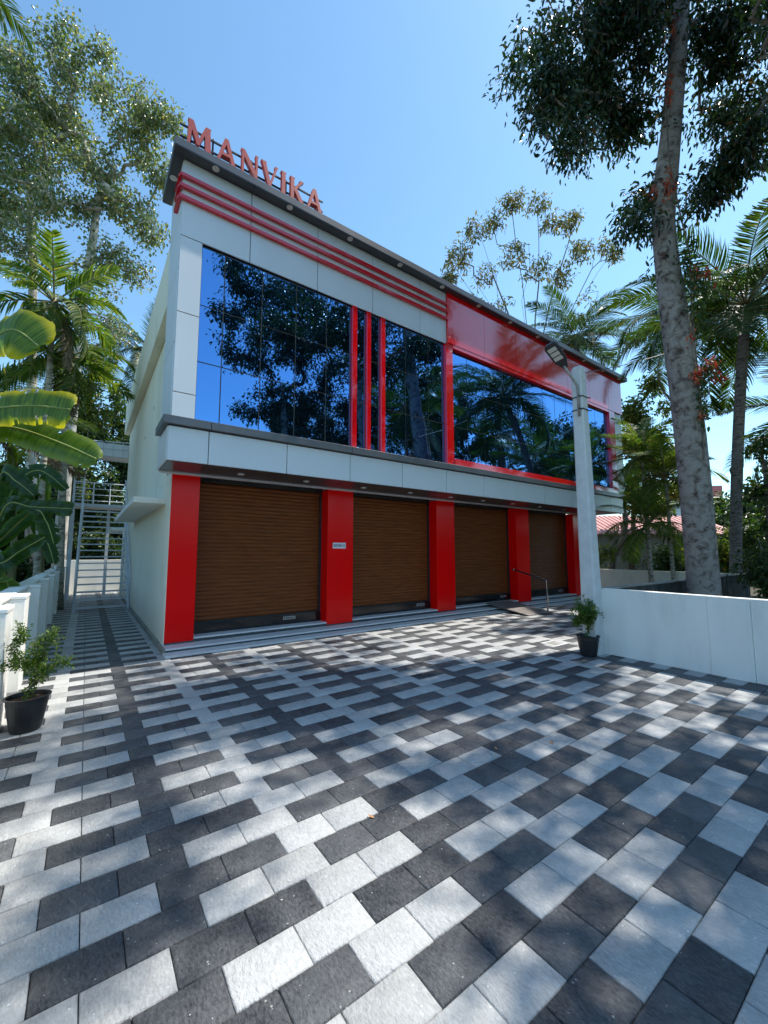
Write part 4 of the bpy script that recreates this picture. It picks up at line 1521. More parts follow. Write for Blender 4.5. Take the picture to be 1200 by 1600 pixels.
# ---- 3. areca palms on the left
amesh = [frond(1.75, 36, 0.58, a, h, 400 + i, width=0.048, base_bare=0.2, ragged=0.12) for i, (a, h) in enumerate([(0.8, 0.30), (1.3, 0.42), (1.8, 0.5), (0.4, 0.2)])]
a1 = spot(82, 505, 10)
palm('areca_palm', 'areca palm with yellow green fronds above the banana leaves', (spot(58, 900, 10).x, spot(58, 900, 10).y, 0), a1, 0.075, 19, 2.0, .6, M['leaf_areca'], M['bark_areca'], 31, kinds=amesh,
     crownshaft=True, nuts=False, dry=1, pitch=(-60, 58))
a2 = spot(104, 590, 11)
palm('areca_palm', 'second areca palm with drooping yellow fronds and pale trunk', (spot(96, 900, 11.5).x, spot(96, 900, 11.5).y, 0), a2, 0.09, 15, 1.9, .6, M['leaf_areca'], M['bark_areca'], 32, kinds=amesh,
     crownshaft=True, nuts=False, dry=2, pitch=(-65, 50))
# ---- areca clump on the right
a3m = [frond(1.7, 46, 0.5, a, h, 430 + i, width=0.03, base_bare=0.15, ragged=.15) for i, (a, h) in enumerate([(0.7, 0.25), (1.2, 0.35), (1.6, 0.4)])]
for i, (px, py, d, th, lb) in enumerate(((1003, 715, 13.5, 1.0, 'tallest young areca palm between the building and the big trunk'),
                                       (1040, 745, 12.8, 1.0, 'bright green young areca palm close to the big trunk'),
                                       (1012, 820, 12.6, 1.0, 'low areca palm in front of the red roofed house'))):
    tp = spot(px, py, d)
    palm('areca_palm', lb, (tp.x + .1, tp.y, 0), tp, 0.06, 20, 1.7, .5, M['leaf_areca'] if i != 2 else M['leaf_palm'], M['bark_areca'], 41 + i, kinds=a3m if i else [frond(1.7, 46, 0.5, a_, h_, 444 + i_, width=.03) for i_, (a_, h_) in enumerate([(0.5, .2), (.9, .3), (1.3, .4)])],
         nuts=False, pitch=(-30, 80), dry=(1 if i == 2 else 0), group=None)

# ---- 4. big fig tree on the left, rear
ft = [spot(90, 905, 17), spot(93, 860, 17), spot(100, 780, 17), spot(108, 690, 17), spot(118, 590, 17), spot(127, 490, 17), spot(138, 420, 17), spot(146, 370, 17), spot(152, 320, 17)]
ft[0].z = 0
fb = [S(20, 90, 17, .9, .8), S(5, 140, 16.5, .9, .8), S(110, 40, 17.2, .5, .4), S(60, 130, 17, 1.5, 1.2), S(70, 60, 17, .8, .6), S(20, 190, 16, 1.2, 1.1), S(130, 110, 17.5, 1.2, 1.2), S(165, 75, 17, .6, .5), S(190, 150, 17, 1.2, 1.2), S(240, 170, 16.5, .9, .9),
      S(270, 190, 16.5, .6, .5), S(220, 220, 17.5, 1.1, 1.0), S(260, 270, 17, .8, .8), S(100, 210, 18, 1.5, 1.3), S(150, 260, 17.5, 1.3, 1.2), S(40, 280, 17, 1.4, 1.2), S(-40, 220, 17, 1.6, 1.2),
      S(90, 310, 16.5, 1.2, 1.0), S(200, 320, 17, 1.0, .9), S(240, 360, 17, .7, .7), S(180, 400, 16.5, .8, .6), S(20, 370, 17, 1.2, .9), S(165, 450, 17.5, .8, .5), S(215, 430, 17.5, .6, .4),
      S(60, 420, 17.5, 1.2, .6), S(190, 520, 18, .8, .4), S(-60, 350, 17, 1.8, 1.0), S(150, 560, 18.5, .7, .4), S(60, 640, 18, 1.2, .6)]
tree('fig_tree', 'large loose leaved tree with pale trunk filling the upper left sky', (ft[0].x, ft[0].y, 0), ft, [.26, .24, .22, .21, .20, .18, .17, .15, .13], fb, 1900, 14, M['leaf_fig'], 0.14,
     M['bark_pale'], 51, r_branch=0.21, spread=0.50, width=0.62, droop=0.9, step=0.45, back=4, rmin=0.013)
ft2 = [spot(48, 900, 18), spot(50, 700, 18), spot(50, 520, 18), spot(52, 420, 18), spot(48, 350, 18), spot(50, 290, 18)]
ft2[0].z = 0
tree('fig_tree', 'second pale trunk with thinner crown left of the main fig tree', (ft2[0].x, ft2[0].y, 0), ft2, [.2, .19, .17, .15, .13, .10], [S(40, 240, 18, 1.6, 1), S(10, 320, 18.5, 1.4, 1), S(80, 180, 18.5, 1.4, 1), S(-40, 300, 18, 1.5, 1)],
     300, 16, M['leaf_fig'], 0.165, M['bark_pale'], 52, r_branch=0.09, spread=0.42, width=0.62, droop=0.9, step=0.45, rmin=0.012)

# ---- 5. thin sparse tree behind the roof
def LB(d, *pts):
    return [tuple(spot(x, y, d)) for x, y in pts]


st_ = [spot(835, 760, 24), spot(836, 640, 24), spot(835, 590, 24)]
st_[0].z = 0
sb = [S(800, 315, 24, .7, 1), S(840, 320, 24, .6, .8), S(770, 350, 24, .7, .9), S(740, 360, 23.5, .6, .8), S(715, 400, 24, .8, 1.1), S(700, 435, 24, .6, .9), S(860, 350, 24.5, .6, .7), S(890, 345, 24, .7, .7),
      S(910, 390, 24, .7, .8), S(945, 385, 24, .5, .6), S(960, 400, 24, .4, .5), S(880, 430, 24.5, .8, .8), S(840, 420, 24, .9, .9), S(800, 400, 24, .9, .9), S(760, 430, 24, .8, .8), S(740, 470, 24, .5, .5),
      S(780, 480, 24, .6, .6), S(920, 460, 24, .5, .4), S(900, 500, 23, .5, .4)]
t_s, sn, sp, stp = tree('sparse_tree', 'thin branched tree with tufts of olive brown leaves behind the roof', (st_[0].x, st_[0].y, 0), st_, [.16, .13, .11], sb, 1250, 0, None, 0, M['bark_dark'], 61,
                        r_branch=0.085, step=0.4, rmin=0.010, up_bias=0.0, wander=0.22,
                        pre=[(1, LB(24, (828, 560), (822, 500), (816, 440), (806, 380), (800, 330))), (1, LB(24.3, (845, 540), (858, 480), (872, 430), (888, 380), (895, 345))),
                             (1, LB(23.7, (815, 545), (790, 480), (770, 430), (758, 390), (745, 355))), (0, LB(23.5, (800, 560), (765, 500), (735, 455), (712, 420), (700, 405))),
                             (1, LB(24.6, (860, 545), (895, 490), (925, 440), (948, 405), (960, 392))), (2, LB(24, (836, 500), (842, 440), (842, 380), (840, 330))),
                             (0, LB(23.2, (870, 560), (905, 520), (925, 490), (935, 455))), (0, LB(23.8, (790, 570), (780, 520), (778, 470), (775, 430))), (0, LB(24, (780, 575), (745, 540), (715, 490), (690, 450))), (0, LB(24.4, (850, 560), (880, 510), (905, 460), (925, 420), (930, 385))), (1, LB(24, (822, 520), (815, 470), (828, 420), (826, 380))), (1, LB(24, (805, 550), (785, 510), (762, 470), (742, 440)))])
rr_ = np.random.default_rng(62)
pick = [t for t in stp if rr_.uniform() < 0.30]
P = np.repeat(sn[pick], 11, axis=0)
D = rr_.normal(0, 1, P.shape)
P = P + D * 0.13
put('crown', leaf_cloud('crown', P, D * 2, 0.24, 0.34, seed=63, droop=0.75), M['leaf_sparse'], t_s, kind='stuff')

# ---- 6. yellow green tree right of the building
yt = [spot(985, 885, 19), spot(990, 800, 19), spot(1000, 720, 19), spot(1004, 660, 19)]
yt[0].z = 0
tree('young_tree', 'yellow green bushy tree just right of the upper floor', (yt[0].x, yt[0].y, 0), yt, [.12, .10, .08, .06],
     [S(990, 640, 19, .7, 1), S(985, 690, 19, .8, 1.2), S(1010, 690, 19.5, .9, 1), S(995, 740, 19, .9, 1), S(1035, 720, 19.5, .8, 1), S(1050, 770, 19.5, .7, .8), S(1020, 790, 18, .7, .8), S(1015, 600, 19, .45, .4), S(980, 780, 18.5, .8, .8), S(1040, 640, 20, .5, .3)],
     380, 26, M['leaf_yellow'], 0.19, M['bark_dark'], 71, r_branch=0.06, spread=0.4, step=0.4, droop=0.5, width=0.5)
kt = [spot(950, 905, 15.8), spot(958, 870, 15.8), spot(972, 845, 15.8), spot(978, 815, 15.8), spot(974, 790, 15.8)]
kt[0].z = 0
tree('crooked_tree', 'small crooked brown trunk with a few leaves against the concrete house', (kt[0].x, kt[0].y, 0), kt, [.13, .12, .11, .10, .08], [S(945, 860, 15.6, .35, 1), S(935, 880, 15.4, .3, 1), S(985, 760, 16.5, .4, .6)],
     30, 20, M['leaf_yellow'], 0.13, M['bark_dark'], 72, r_branch=0.05, spread=0.25, step=0.25)

# ---- 7. trees and shrubs at the right edge
e1 = [spot(1200, 930, 10), spot(1205, 860, 10), spot(1200, 780, 10), spot(1195, 720, 10)]
e1[0].z = 0
tree('round_leaf_tree', 'dark round leaved tree cut by the right edge above the wall', (e1[0].x, e1[0].y, 0), e1, [.09, .08, .06, .05],
     [S(1190, 690, 10, .28, .5), S(1205, 770, 10, .5, 1.2), S(1178, 775, 10.5, .3, .6), S(1225, 700, 10, .5, .8), S(1225, 820, 10, .6, 1)], 120, 13, M['leaf_shrub'], 0.13, M['bark_dark'], 73, r_branch=0.04,
     spread=0.3, step=0.3, width=0.62)


def shrub(label, px, py, d, rad, n_att, seed, leaf='leaf_shrub', ls=0.12, name='shrub', zc=None, group=None, per=24, width=0.45):
    c = spot(px, py, d)
    if not isinstance(rad, tuple):
        rad = (rad, rad, rad * 0.8)
    root = [Vector((c.x, c.y, 0)), Vector((c.x + .03, c.y, c.z * 0.4)), Vector((c.x, c.y, c.z * 0.75))]
    rs = [0.05, 0.04, 0.03]
    return tree(name, label, (c.x, c.y, 0), root, rs, [((c.x, c.y, c.z), rad, 1), ((c.x + rad[0] * .5, c.y - rad[1] * .3, c.z * .75), (rad[0] * .7, rad[1] * .7, rad[2] * .7), .6),
                                                      ((c.x - rad[0] * .5, c.y + rad[1] * .3, c.z * .85), (rad[0] * .6, rad[1] * .6, rad[2] * .8), .6)],
                n_att, per, M[leaf], ls, M['bark_dark'], seed, r_branch=0.03, spread=0.3, step=0.3, cat='shrub' if name == 'shrub' else 'tree', width=width, sides=6)


shrub('dense dark shrub on the dark wall at the right edge', 1200, 880, 9.3, (.55, .55, .5), 90, 81, ls=0.10)
shrub('low bright leaved shrub under the slender coconut palm', 1125, 850, 15, (1.2, 1.0, .8), 120, 82, 'leaf_areca', 0.16)
shrub('broad green shrub right of the slender coconut palm', 1185, 830, 15, (1.5, 1.2, .9), 150, 83, ls=0.16)
shrub('brownish hedge shrub at the foot of the big trunk', 1085, 880, 16, (1.4, 1.0, .6), 90, 84, 'leaf_sparse', 0.15)
shrub('green shrub filling the gap beside the concrete house', 1050, 870, 15.5, (1.0, .8, .7), 90, 85, ls=0.15)
shrub('tall rounded green tree far behind the slender palm', 1160, 790, 26, (3.2, 2.5, 1.8), 170, 86, ls=0.32, name='far_tree')
shrub('pale green far tree under the red hanging leaves', 1128, 815, 30, (2.5, 2.0, 1.3), 120, 87, 'leaf_yellow', ls=0.3, name='far_tree')

# ---- 8. dark growth behind the staircase and along the left neighbour plot
for i, (px, py, d, rad, lf, ls, n, lb) in enumerate((
        (170, 640, 24, (2.2, 1.8, 2.2), 'leaf_shrub', .24, 260, 'dark leafy tree behind the staircase, upper part'),
        (150, 760, 22.5, (1.8, 1.2, 1.6), 'leaf_shrub', .20, 240, 'dense dark tree directly behind the stair landing'),
        (215, 700, 24.5, (1.6, 1.4, 2.2), 'leaf_shrub', .22, 170, 'dark tree touching the rear corner of the building'),
        (160, 850, 21.6, (1.5, .8, .9), 'leaf_shrub', .16, 200, 'dark shrub above the rear boundary wall'),
        (145, 570, 21, (1.1, 1.0, 1.3), 'leaf_yellow', .20, 120, 'bright yellow green tree between fig trunk and roof edge'),
        (40, 800, 19, (2.2, 1.4, 2.0), 'leaf_shrub', .22, 220, 'shaded tree behind the banana plants'),
        (-20, 700, 21, (2.6, 2.0, 2.4), 'leaf_shrub', .24, 200, 'shaded tree at the far left behind the dry fronds'),
        (10, 880, 12, (1.0, 1.0, .5), 'leaf_shrub', .14, 120, 'undergrowth shrub behind the left boundary wall'))):
    shrub(lb, px, py, d, rad, n, 90 + i, lf, ls, name='shaded_tree', per=26)

# ---- 9. trees on the street side: they shade the yard and show in the mirror glass
def plain_tree(label, base, top, rad, blobs, n, seed, leaf='leaf_big', ls=0.17, per=40, name='street_tree'):
    b, t = Vector(base), Vector(top)
    path = [b, b.lerp(t, .3) + Vector((.08, .05, 0)), b.lerp(t, .6), b.lerp(t, .85), t]
    return tree(name, label, base, path, [rad, rad * .88, rad * .75, rad * .6, rad * .45], blobs, n, per, M[leaf], ls, M['bark_big'], seed, r_branch=rad * .5, spread=.42, width=.42, droop=.7, step=.4)


plain_tree('broad leaved tree on the street side whose dark crown is mirrored in the left windows', (7.6, -4.6, 0), (7.0, -4.4, 8.6), 0.24,
           [((4.3, -4.3, 14.4), (.9, .9, .7), .8), ((4.2, -4.2, 12.0), (.7, .9, .5), .5), ((5.4, -4.4, 13.4), (1.2, 1.2, .9), 1.5), ((7.4, -4.4, 14.4), (1.7, 1.3, .9), 1.8), ((9.6, -4.6, 13.4), (1.8, 1.3, 1.0), 1.8), ((11.4, -4.8, 11.6), (1.5, 1.3, 1.1), 1.6), ((6.4, -4.4, 11.6), (1.7, 1.6, 1.2), 2), ((8.6, -4.2, 11.0), (1.8, 1.6, 1.1), 2), ((4.9, -4.2, 10.4), (1.1, 1.2, .8), 1), ((7.6, -5.2, 9.0), (1.7, 1.3, 1.0), 1.4),
            ((5.8, -4.9, 8.2), (1.1, 1.0, .7), .8), ((9.8, -4.6, 9.2), (1.4, 1.2, .9), 1.2), ((7.4, -3.2, 12.6), (1.6, 1.4, .9), 1.4), ((9.0, -5.0, 7.0), (1.1, 1.0, .7), .7)], 620, 101)
plain_tree('street side tree leaning over the yard and throwing most of the dappled shade', (10.2, -1.6, 0), (9.2, -1.2, 8.8), 0.22,
           [((8.4, -0.6, 11.0), (1.7, 1.3, .9), 2), ((6.6, -0.9, 10.2), (1.3, .8, .6), .9), ((10.2, -0.8, 10.4), (1.6, 1.3, .9), 1.6), ((5.0, -1.2, 10.0), (1.0, .9, .5), .8), ((11.6, 0.4, 9.6), (1.3, 1.3, .9), 1.2)],
           240, 102, per=34)
plain_tree('bushy street side tree mirrored between the red window fins', (13.4, -6.2, 0), (13.4, -6.0, 8.0), 0.18,
           [((13.4, -6, 11.6), (2.0, 1.4, 1.6), 2), ((12.0, -6, 9.4), (1.3, 1.2, 1.2), 1.2), ((15.2, -6, 10.0), (1.7, 1.2, 1.5), 1.4), ((13.6, -6, 8.0), (1.7, 1.2, 1.1), 1.2)], 330, 106)
plain_tree('low leafy street side tree mirrored near the bottom of the left windows', (9.8, -7.0, 0), (9.8, -7.0, 6.6), 0.14,
           [((9.8, -7.0, 9.2), (1.6, 1.4, 1.1), 1), ((8.2, -7.2, 8.6), (1.2, 1.2, 1.0), 1), ((11.6, -6.8, 8.6), (1.4, 1.3, 1.1), 1)], 240, 103)
plain_tree('tall dense street side tree mirrored in the right windows', (19.0, -6.5, 0), (19.0, -6.2, 8.0), 0.24,
           [((19, -6, 10.5), (2.6, 2.0, 1.8), 2), ((16.8, -6, 9.0), (1.8, 1.8, 1.3), 1.4), ((21.5, -6, 9.5), (2.0, 1.8, 1.6), 1.6), ((19.5, -6, 7.0), (2.0, 1.8, 1.2), 1.2), ((24.5, -5, 9.5), (2.2, 2.0, 2.2), 1.6), ((17.5, -6, 12.5), (1.9, 1.6, 1.4), 1.2), ((22.0, -6, 13.0), (2.2, 1.8, 1.6), 1.4)], 480, 104, ls=.2)
plain_tree('farthest street side tree mirrored beside the right window frame', (29.0, -4.0, 0), (29.0, -4.0, 7.5), 0.24,
           [((29, -4, 10.5), (3.0, 2.5, 2.2), 2), ((33, -3, 10), (3.0, 2.5, 2.5), 2), ((27, -4, 7.5), (2.0, 1.8, 1.5), 1.2)], 240, 105, ls=.26)

# far woods closing the horizon on every side: nobody could count them
def woods(seed, arcs):
    r = np.random.default_rng(seed)
    P, Dn = [], []
    for (a0, a1, rad, h, n) in arcs:
        a = np.radians(r.uniform(a0, a1, n))
        rr2 = rad + r.uniform(-4, 4, n)
        hh = h * (0.72 + 0.28 * np.sin(a * 23 + rad) * np.cos(a * 9.3)) * r.uniform(0.0, 1.0, n) ** 0.6
        P.append(np.stack([rr2 * np.sin(a), rr2 * np.cos(a), hh], axis=1))
    P = np.concatenate(P)
    return leaf_cloud('woods', P, r.normal(0, 1, P.shape), 0.75, 0.7, seed=seed, droop=.3), P


wm, _ = woods(7, [(-50, 20, 34, 7.5, 15000), (20, 60, 46, 6.0, 12000), (60, 100, 44, 5.5, 10000), (100, 260, 30, 5.5, 16000), (260, 310, 30, 6.5, 8000)])
tag(put('distant_woods', wm, M['leaf_shrub']), 'mass of distant green woods around the plot', 'woods', kind='stuff')

# ---- 10. banana plants at the left edge
def banana_leaf(mid, width, mat, parent, seed, tear=0.12, roll=0.0, wid_dir=None, cup=0.12, blunt=0.72):
    """mid: list of 3-D midrib points; the blade is a grid across it, torn here and there"""
    r = random.Random(seed)
    mid = [Vector(p) for p in mid]
    S_ = 54
    # resample the midrib
    pts = []
    for i in range(S_ + 1):
        f = i / S_ * (len(mid) - 1)
        k = min(int(f), len(mid) - 2)
        t = f - k
        p0, p1, p2, p3 = mid[max(k - 1, 0)], mid[k], mid[k + 1], mid[min(k + 2, len(mid) - 1)]
        pts.append(0.5 * ((2 * p1) + (p2 - p0) * t + (2 * p0 - 5 * p1 + 4 * p2 - p3) * t * t + (3 * p1 - p0 - 3 * p2 + p3) * t ** 3))
    V, Q, T, A = [], [], [], []
    C_ = 4
    for side in (-1, 1):
        off = 0.0
        prev_cut = False
        for i in range(S_ + 1):
            f = i / S_
            d = (pts[min(i + 1, S_)] - pts[max(i - 1, 0)]).normalized()
            ref = Vector(wid_dir) if wid_dir else Vector((0, 0, 1)).cross(d)
            sdv = (ref - d * ref.dot(d)).normalized()
            nrm = d.cross(sdv).normalized()
            if nrm.z < 0:
                nrm = -nrm
            prof = min(1.0, (f / 0.12) ** 0.6 if f < 0.12 else 1.0) * (1.0 if f < blunt else max(0.0, 1 - ((f - blunt) / (1.005 - blunt)) ** 2.2) ** 0.5)
            hw = width / 2 * prof * (1 + 0.04 * math.sin(f * 37 + side) + r.uniform(-.02, .02))
            wv = 0.018 * math.sin(f * 41 + side * 2) + 0.011 * math.sin(f * 131 + side)
            for c in range(C_ + 1):
                u = c / C_
                p = pts[i] + sdv * side * hw * u + nrm * (cup * width * (u - 1.6 * u * u) + wv * u) + d * (-0.10 * width * u * 0)
                p = p + d * 0.22 * hw * u * (1 - f)
                V.append(tuple(p))
                T.append(u)
                A.append(f + side * 3)
        n0 = (0 if side == -1 else (S_ + 1) * (C_ + 1))
        for i in range(S_):
            torn = r.random() < tear and 0.1 < i / S_ < 0.92
            for c in range(C_):
                if torn and c >= C_ - 1 - (r.random() < 0.4):
                    # a narrow rip: pull the next row of rim vertices back a little
                    continue
                a = n0 + i * (C_ + 1) + c
                Q.append((a, a + 1, a + C_ + 2, a + C_ + 1))
    me = mesh_np('blade', V, Q, tone=T, smooth=True)
    at = me.attributes.new('along', 'FLOAT', 'POINT')
    at.data.foreach_set('value', np.array(A, dtype=np.float32))
    lf = put('leaf', me, mat, parent)
    put('midrib', MB().tube([tuple(p) for p in pts[:-1]], [0.016 * (1 - 0.75 * i / S_) + 0.003 for i in range(S_)], 6).mesh('midrib', smooth=True), M['banana_rib'], lf)
    return lf


M['banana_rib'] = mottled('banana_midrib', (0.22, 0.27, 0.06), (0.32, 0.36, 0.10), 5, 0.45)


def banana(label, base, h, rad, leaves, seed):
    t = thing('banana_plant', base, label, 'banana plant', 'banana plants behind the left wall')
    b = Vector(base)
    r = random.Random(seed)
    put('stem', MB().tube([b, b + Vector((.02, 0, h * .5)), b + Vector((0.0, .03, h))], [rad * 1.15, rad, rad * .6], 12).mesh('stem', smooth=True), M['banana_stem'], t)
    top = b + Vector((0, 0.03, h))
    for i, lf in enumerate(leaves):
        mid = [tuple(top - Vector((0, 0, .12)))] + lf['mid']
        banana_leaf(mid, lf['w'], M[lf['m']], t, seed * 10 + i, lf.get('tear', .06), wid_dir=lf.get('wd'), cup=lf.get('cup', .1), blunt=lf.get('b', .72))
    return t


b1 = spot(-110, 880, 5.2)
WDZ = (0.25, 0.1, 1.0)
banana('tall banana plant reaching large sunlit leaves in from the left edge', (b1.x, b1.y, 0), 2.9, 0.11, [
    dict(mid=[tuple(spot(-60, 590, 4.9)), tuple(spot(-20, 540, 4.7)), tuple(spot(20, 515, 4.6)), tuple(spot(62, 542, 4.6))], w=.60, m='banana_y', wd=(.15, .1, 1), tear=.03, b=.86),
    dict(mid=[tuple(spot(-70, 655, 4.7)), tuple(spot(-20, 640, 4.6)), tuple(spot(50, 634, 4.6)), tuple(spot(112, 640, 4.6))], w=.43, m='banana_y', wd=(.1, .1, 1), tear=.05, b=.95),
    dict(mid=[tuple(spot(-40, 670, 4.9)), tuple(spot(20, 668, 4.9)), tuple(spot(90, 690, 4.8)), tuple(spot(153, 718, 4.8))], w=.40, m='banana_g', wd=(.45, .1, 1), tear=.02, b=.80),
    dict(mid=[tuple(spot(-90, 600, 5.6)), tuple(spot(-60, 480, 5.9)), tuple(spot(-60, 400, 6.2))], w=.5, m='banana_g', tear=.1),
], 3)
b2 = spot(-20, 900, 7.2)
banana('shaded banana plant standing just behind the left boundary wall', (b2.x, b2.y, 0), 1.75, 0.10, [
    dict(mid=[tuple(spot(10, 790, 7.0)), tuple(spot(50, 792, 7.0)), tuple(spot(114, 795, 7.0))], w=.26, m='banana_shaded', wd=(0, 0, 1), tear=.1, b=.95),
    dict(mid=[tuple(spot(0, 745, 7.2)), tuple(spot(25, 752, 7.2)), tuple(spot(54, 775, 7.2))], w=.33, m='banana_shaded', wd=(.3, 0, 1), tear=.08),
    dict(mid=[tuple(spot(20, 765, 7.6)), tuple(spot(60, 735, 7.8)), tuple(spot(104, 765, 7.8))], w=.28, m='banana_shaded', wd=(.2, 0, 1), tear=.15),
    dict(mid=[tuple(spot(50, 800, 6.8)), tuple(spot(72, 815, 6.7)), tuple(spot(84, 850, 6.6))], w=.34, m='banana_shaded', tear=.05),
    dict(mid=[tuple(spot(0, 880, 6.3)), tuple(spot(30, 862, 6.3)), tuple(spot(72, 838, 6.3))], w=.30, m='banana_shaded', wd=(.2, -.2, 1), tear=.12),
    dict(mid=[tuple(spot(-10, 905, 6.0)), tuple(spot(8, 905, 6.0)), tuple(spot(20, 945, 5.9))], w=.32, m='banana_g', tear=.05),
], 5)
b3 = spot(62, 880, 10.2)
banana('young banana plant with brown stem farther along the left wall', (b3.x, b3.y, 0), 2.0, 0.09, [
    dict(mid=[tuple(spot(75, 850, 9.5)), tuple(spot(84, 880, 9.2))], w=.3, m='banana_shaded'),
    dict(mid=[tuple(spot(50, 770, 9.8)), tuple(spot(30, 800, 9.6))], w=.35, m='banana_shaded', tear=.15),
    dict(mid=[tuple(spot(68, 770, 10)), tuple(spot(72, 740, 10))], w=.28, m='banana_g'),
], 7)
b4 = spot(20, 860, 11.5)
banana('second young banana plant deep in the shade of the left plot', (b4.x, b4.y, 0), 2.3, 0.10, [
    dict(mid=[tuple(spot(0, 730, 11)), tuple(spot(-30, 760, 11))], w=.4, m='banana_shaded'),
    dict(mid=[tuple(spot(35, 740, 11)), tuple(spot(60, 780, 11))], w=.35, m='banana_shaded', tear=.15),
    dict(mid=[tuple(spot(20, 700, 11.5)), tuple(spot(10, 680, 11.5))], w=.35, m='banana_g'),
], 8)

# ================================================================== POTTED PLANTS
def potted(label, x, y, rt, h, plant_h, seed, nstem, dense, leafs):
    t = thing('potted_plant', (x, y, 0), label, 'potted plant', 'potted plants in the yard')
    rb = rt * 0.66
    prof = [(0.01, 0.002), (rb, 0.002), (rb + .008, 0.02), (rt * .93, h * .78), (rt * .945, h * .80), (rt * .945, h * .96), (rt * 1.05, h * .965), (rt * 1.06, h), (rt * .95, h), (rt * .90, h * .90)]
    put('pot', MB().lathe(x, y, prof, 36).mesh('pot', smooth=False), M['pot'], t)
    put('soil', MB().lathe(x, y, [(rt * .92, h * .88), (rt * .5, h * .905), (0.005, h * .92)], 24).mesh('soil', smooth=True), M['soil'], t)
    root = [Vector((x, y, h * .88)), Vector((x + .004, y, h * .88 + .05)), Vector((x + .006, y + .004, h * .88 + .09))]
    r = random.Random(seed)
    blobs = []
    for k in range(nstem):
        a = r.uniform(0, 6.28)
        rr3 = r.uniform(0.02, leafs[1])
        zz = h + plant_h * r.uniform(.30, .88)
        blobs.append(((x + rr3 * math.cos(a), y + rr3 * math.sin(a), zz), (.075, .075, .075), 1))
    blobs += leafs[2]
    nodes, par, tips = grow(root, blobs, dense, seed, 0.05, up_bias=0.0)
    bm_, rad = branch_mesh(nodes, par, tips, 0.010, 0.0016, len(root))
    put('stems', bm_, M['bark_dark'], t, kind='stuff')
    P, D = leaf_points(nodes, par, tips, 16, 0.045, seed + 1, 4)
    put('leaves', leaf_cloud('leaves', P, D, leafs[0], 0.45, seed=seed + 3, droop=.1, flat=.4), M['leaf_pot'], t, kind='stuff')
    return t


potted('left potted shrub with wispy upright twigs in a wide black pot', -0.355, 5.02, 0.162, 0.30, 0.54, 201, 9, 170,
       (0.030, .20, [((-.44, 5.0, .86), (.05, .06, .12), 2.5), ((-.47, 5.02, .66), (.08, .08, .12), 2), ((-.20, 5.1, .80), (.07, .08, .11), 3.5), ((-.12, 5.05, .58), (.12, .1, .05), 2), ((-.30, 5.1, .72), (.12, .12, .12), 3)]))
potted('right potted shrub in a small black pot beside the pole', 6.38, 3.40, 0.165, 0.305, 0.50, 207, 14, 170,
       (0.040, .17, [((6.36, 3.42, .80), (.20, .18, .11), 3), ((6.52, 3.34, .64), (.15, .14, .12), 2.4), ((6.22, 3.44, .66), (.13, .12, .12), 2.4)]))

# ================================================================== FALLEN LEAVES
def fallen(label, x, y, s, rot):
    v = [(-.5, 0, .004), (-.2, .22, .012), (.15, .26, .02), (.5, 0, .03), (.2, -.2, .006), (-.15, -.24, .004), (0, 0, .0)]
    v = [(a * s, b * s, max(c * s * 6, .002)) for a, b, c in v]
    me = mesh_np('leaf', v, tris=[(6, 0, 5), (6, 5, 4), (6, 4, 3), (6, 3, 2), (6, 2, 1), (6, 1, 0)])
    tag(put('fallen_leaf', me, M['dry_leaf'], loc=(x, y, 0.003), rot=(0, 0, rot)), label, 'leaf')


fallen('curled orange dry leaf lying alone in the middle of the paving', 1.487, 2.181, 0.045, 1.9)
lx = back_project(862, 1161, 1.0)
for (px, py, s, rt_, lb) in ((862, 1161, .05, .4, 'small brown leaf right of centre on a pale stone'), (775, 1170, .045, 1.1, 'tiny dark fallen leaf on the paving near the yard centre'),
                            (990, 1030, .05, 2.0, 'little brown leaf at the foot of the right wall')):
    d = _F * FPX + _R * (px - 600) + _U * (800 - py)
    g_ = Vector((0, 0, CAM_H)) + d * (-CAM_H / d.z)
    fallen(lb, g_.x, g_.y, s, rt_)

fr_ = np.random.default_rng(77)
FP = np.concatenate([np.stack([fr_.uniform(-.6, 1.6, 70), fr_.uniform(1.6, 4.2, 70), np.full(70, .004)], 1), np.stack([fr_.uniform(0, 6.5, 90), fr_.uniform(.8, 6.9, 90), np.full(90, .004)], 1)])
FD = fr_.normal(0, 1, FP.shape)
FD[:, 2] = 0.05
ax_ = FD / np.linalg.norm(FD, axis=1, keepdims=True)
sd_ = np.cross(ax_, np.array([0, 0, 1.0]))
ln_ = fr_.uniform(.006, .016, (len(FP), 1))
Vf = np.stack([FP, FP + ax_ * ln_ * .5 + sd_ * ln_ * .18, FP + ax_ * ln_ + np.array([0, 0, .002]), FP + ax_ * ln_ * .5 - sd_ * ln_ * .18], 1).reshape(-1, 3)
Qf = np.arange(len(FP))[:, None] * 4 + np.array([[0, 3, 2, 1]])
M['fleck'] = mottled('pale_petal', (0.55, 0.55, 0.48), (0.7, 0.7, 0.62), 40, 0.8)
tag(put('fallen_petals', mesh_np('petals', Vf, Qf), M['fleck']), 'tiny pale petals scattered over the paving', 'petals', kind='stuff')

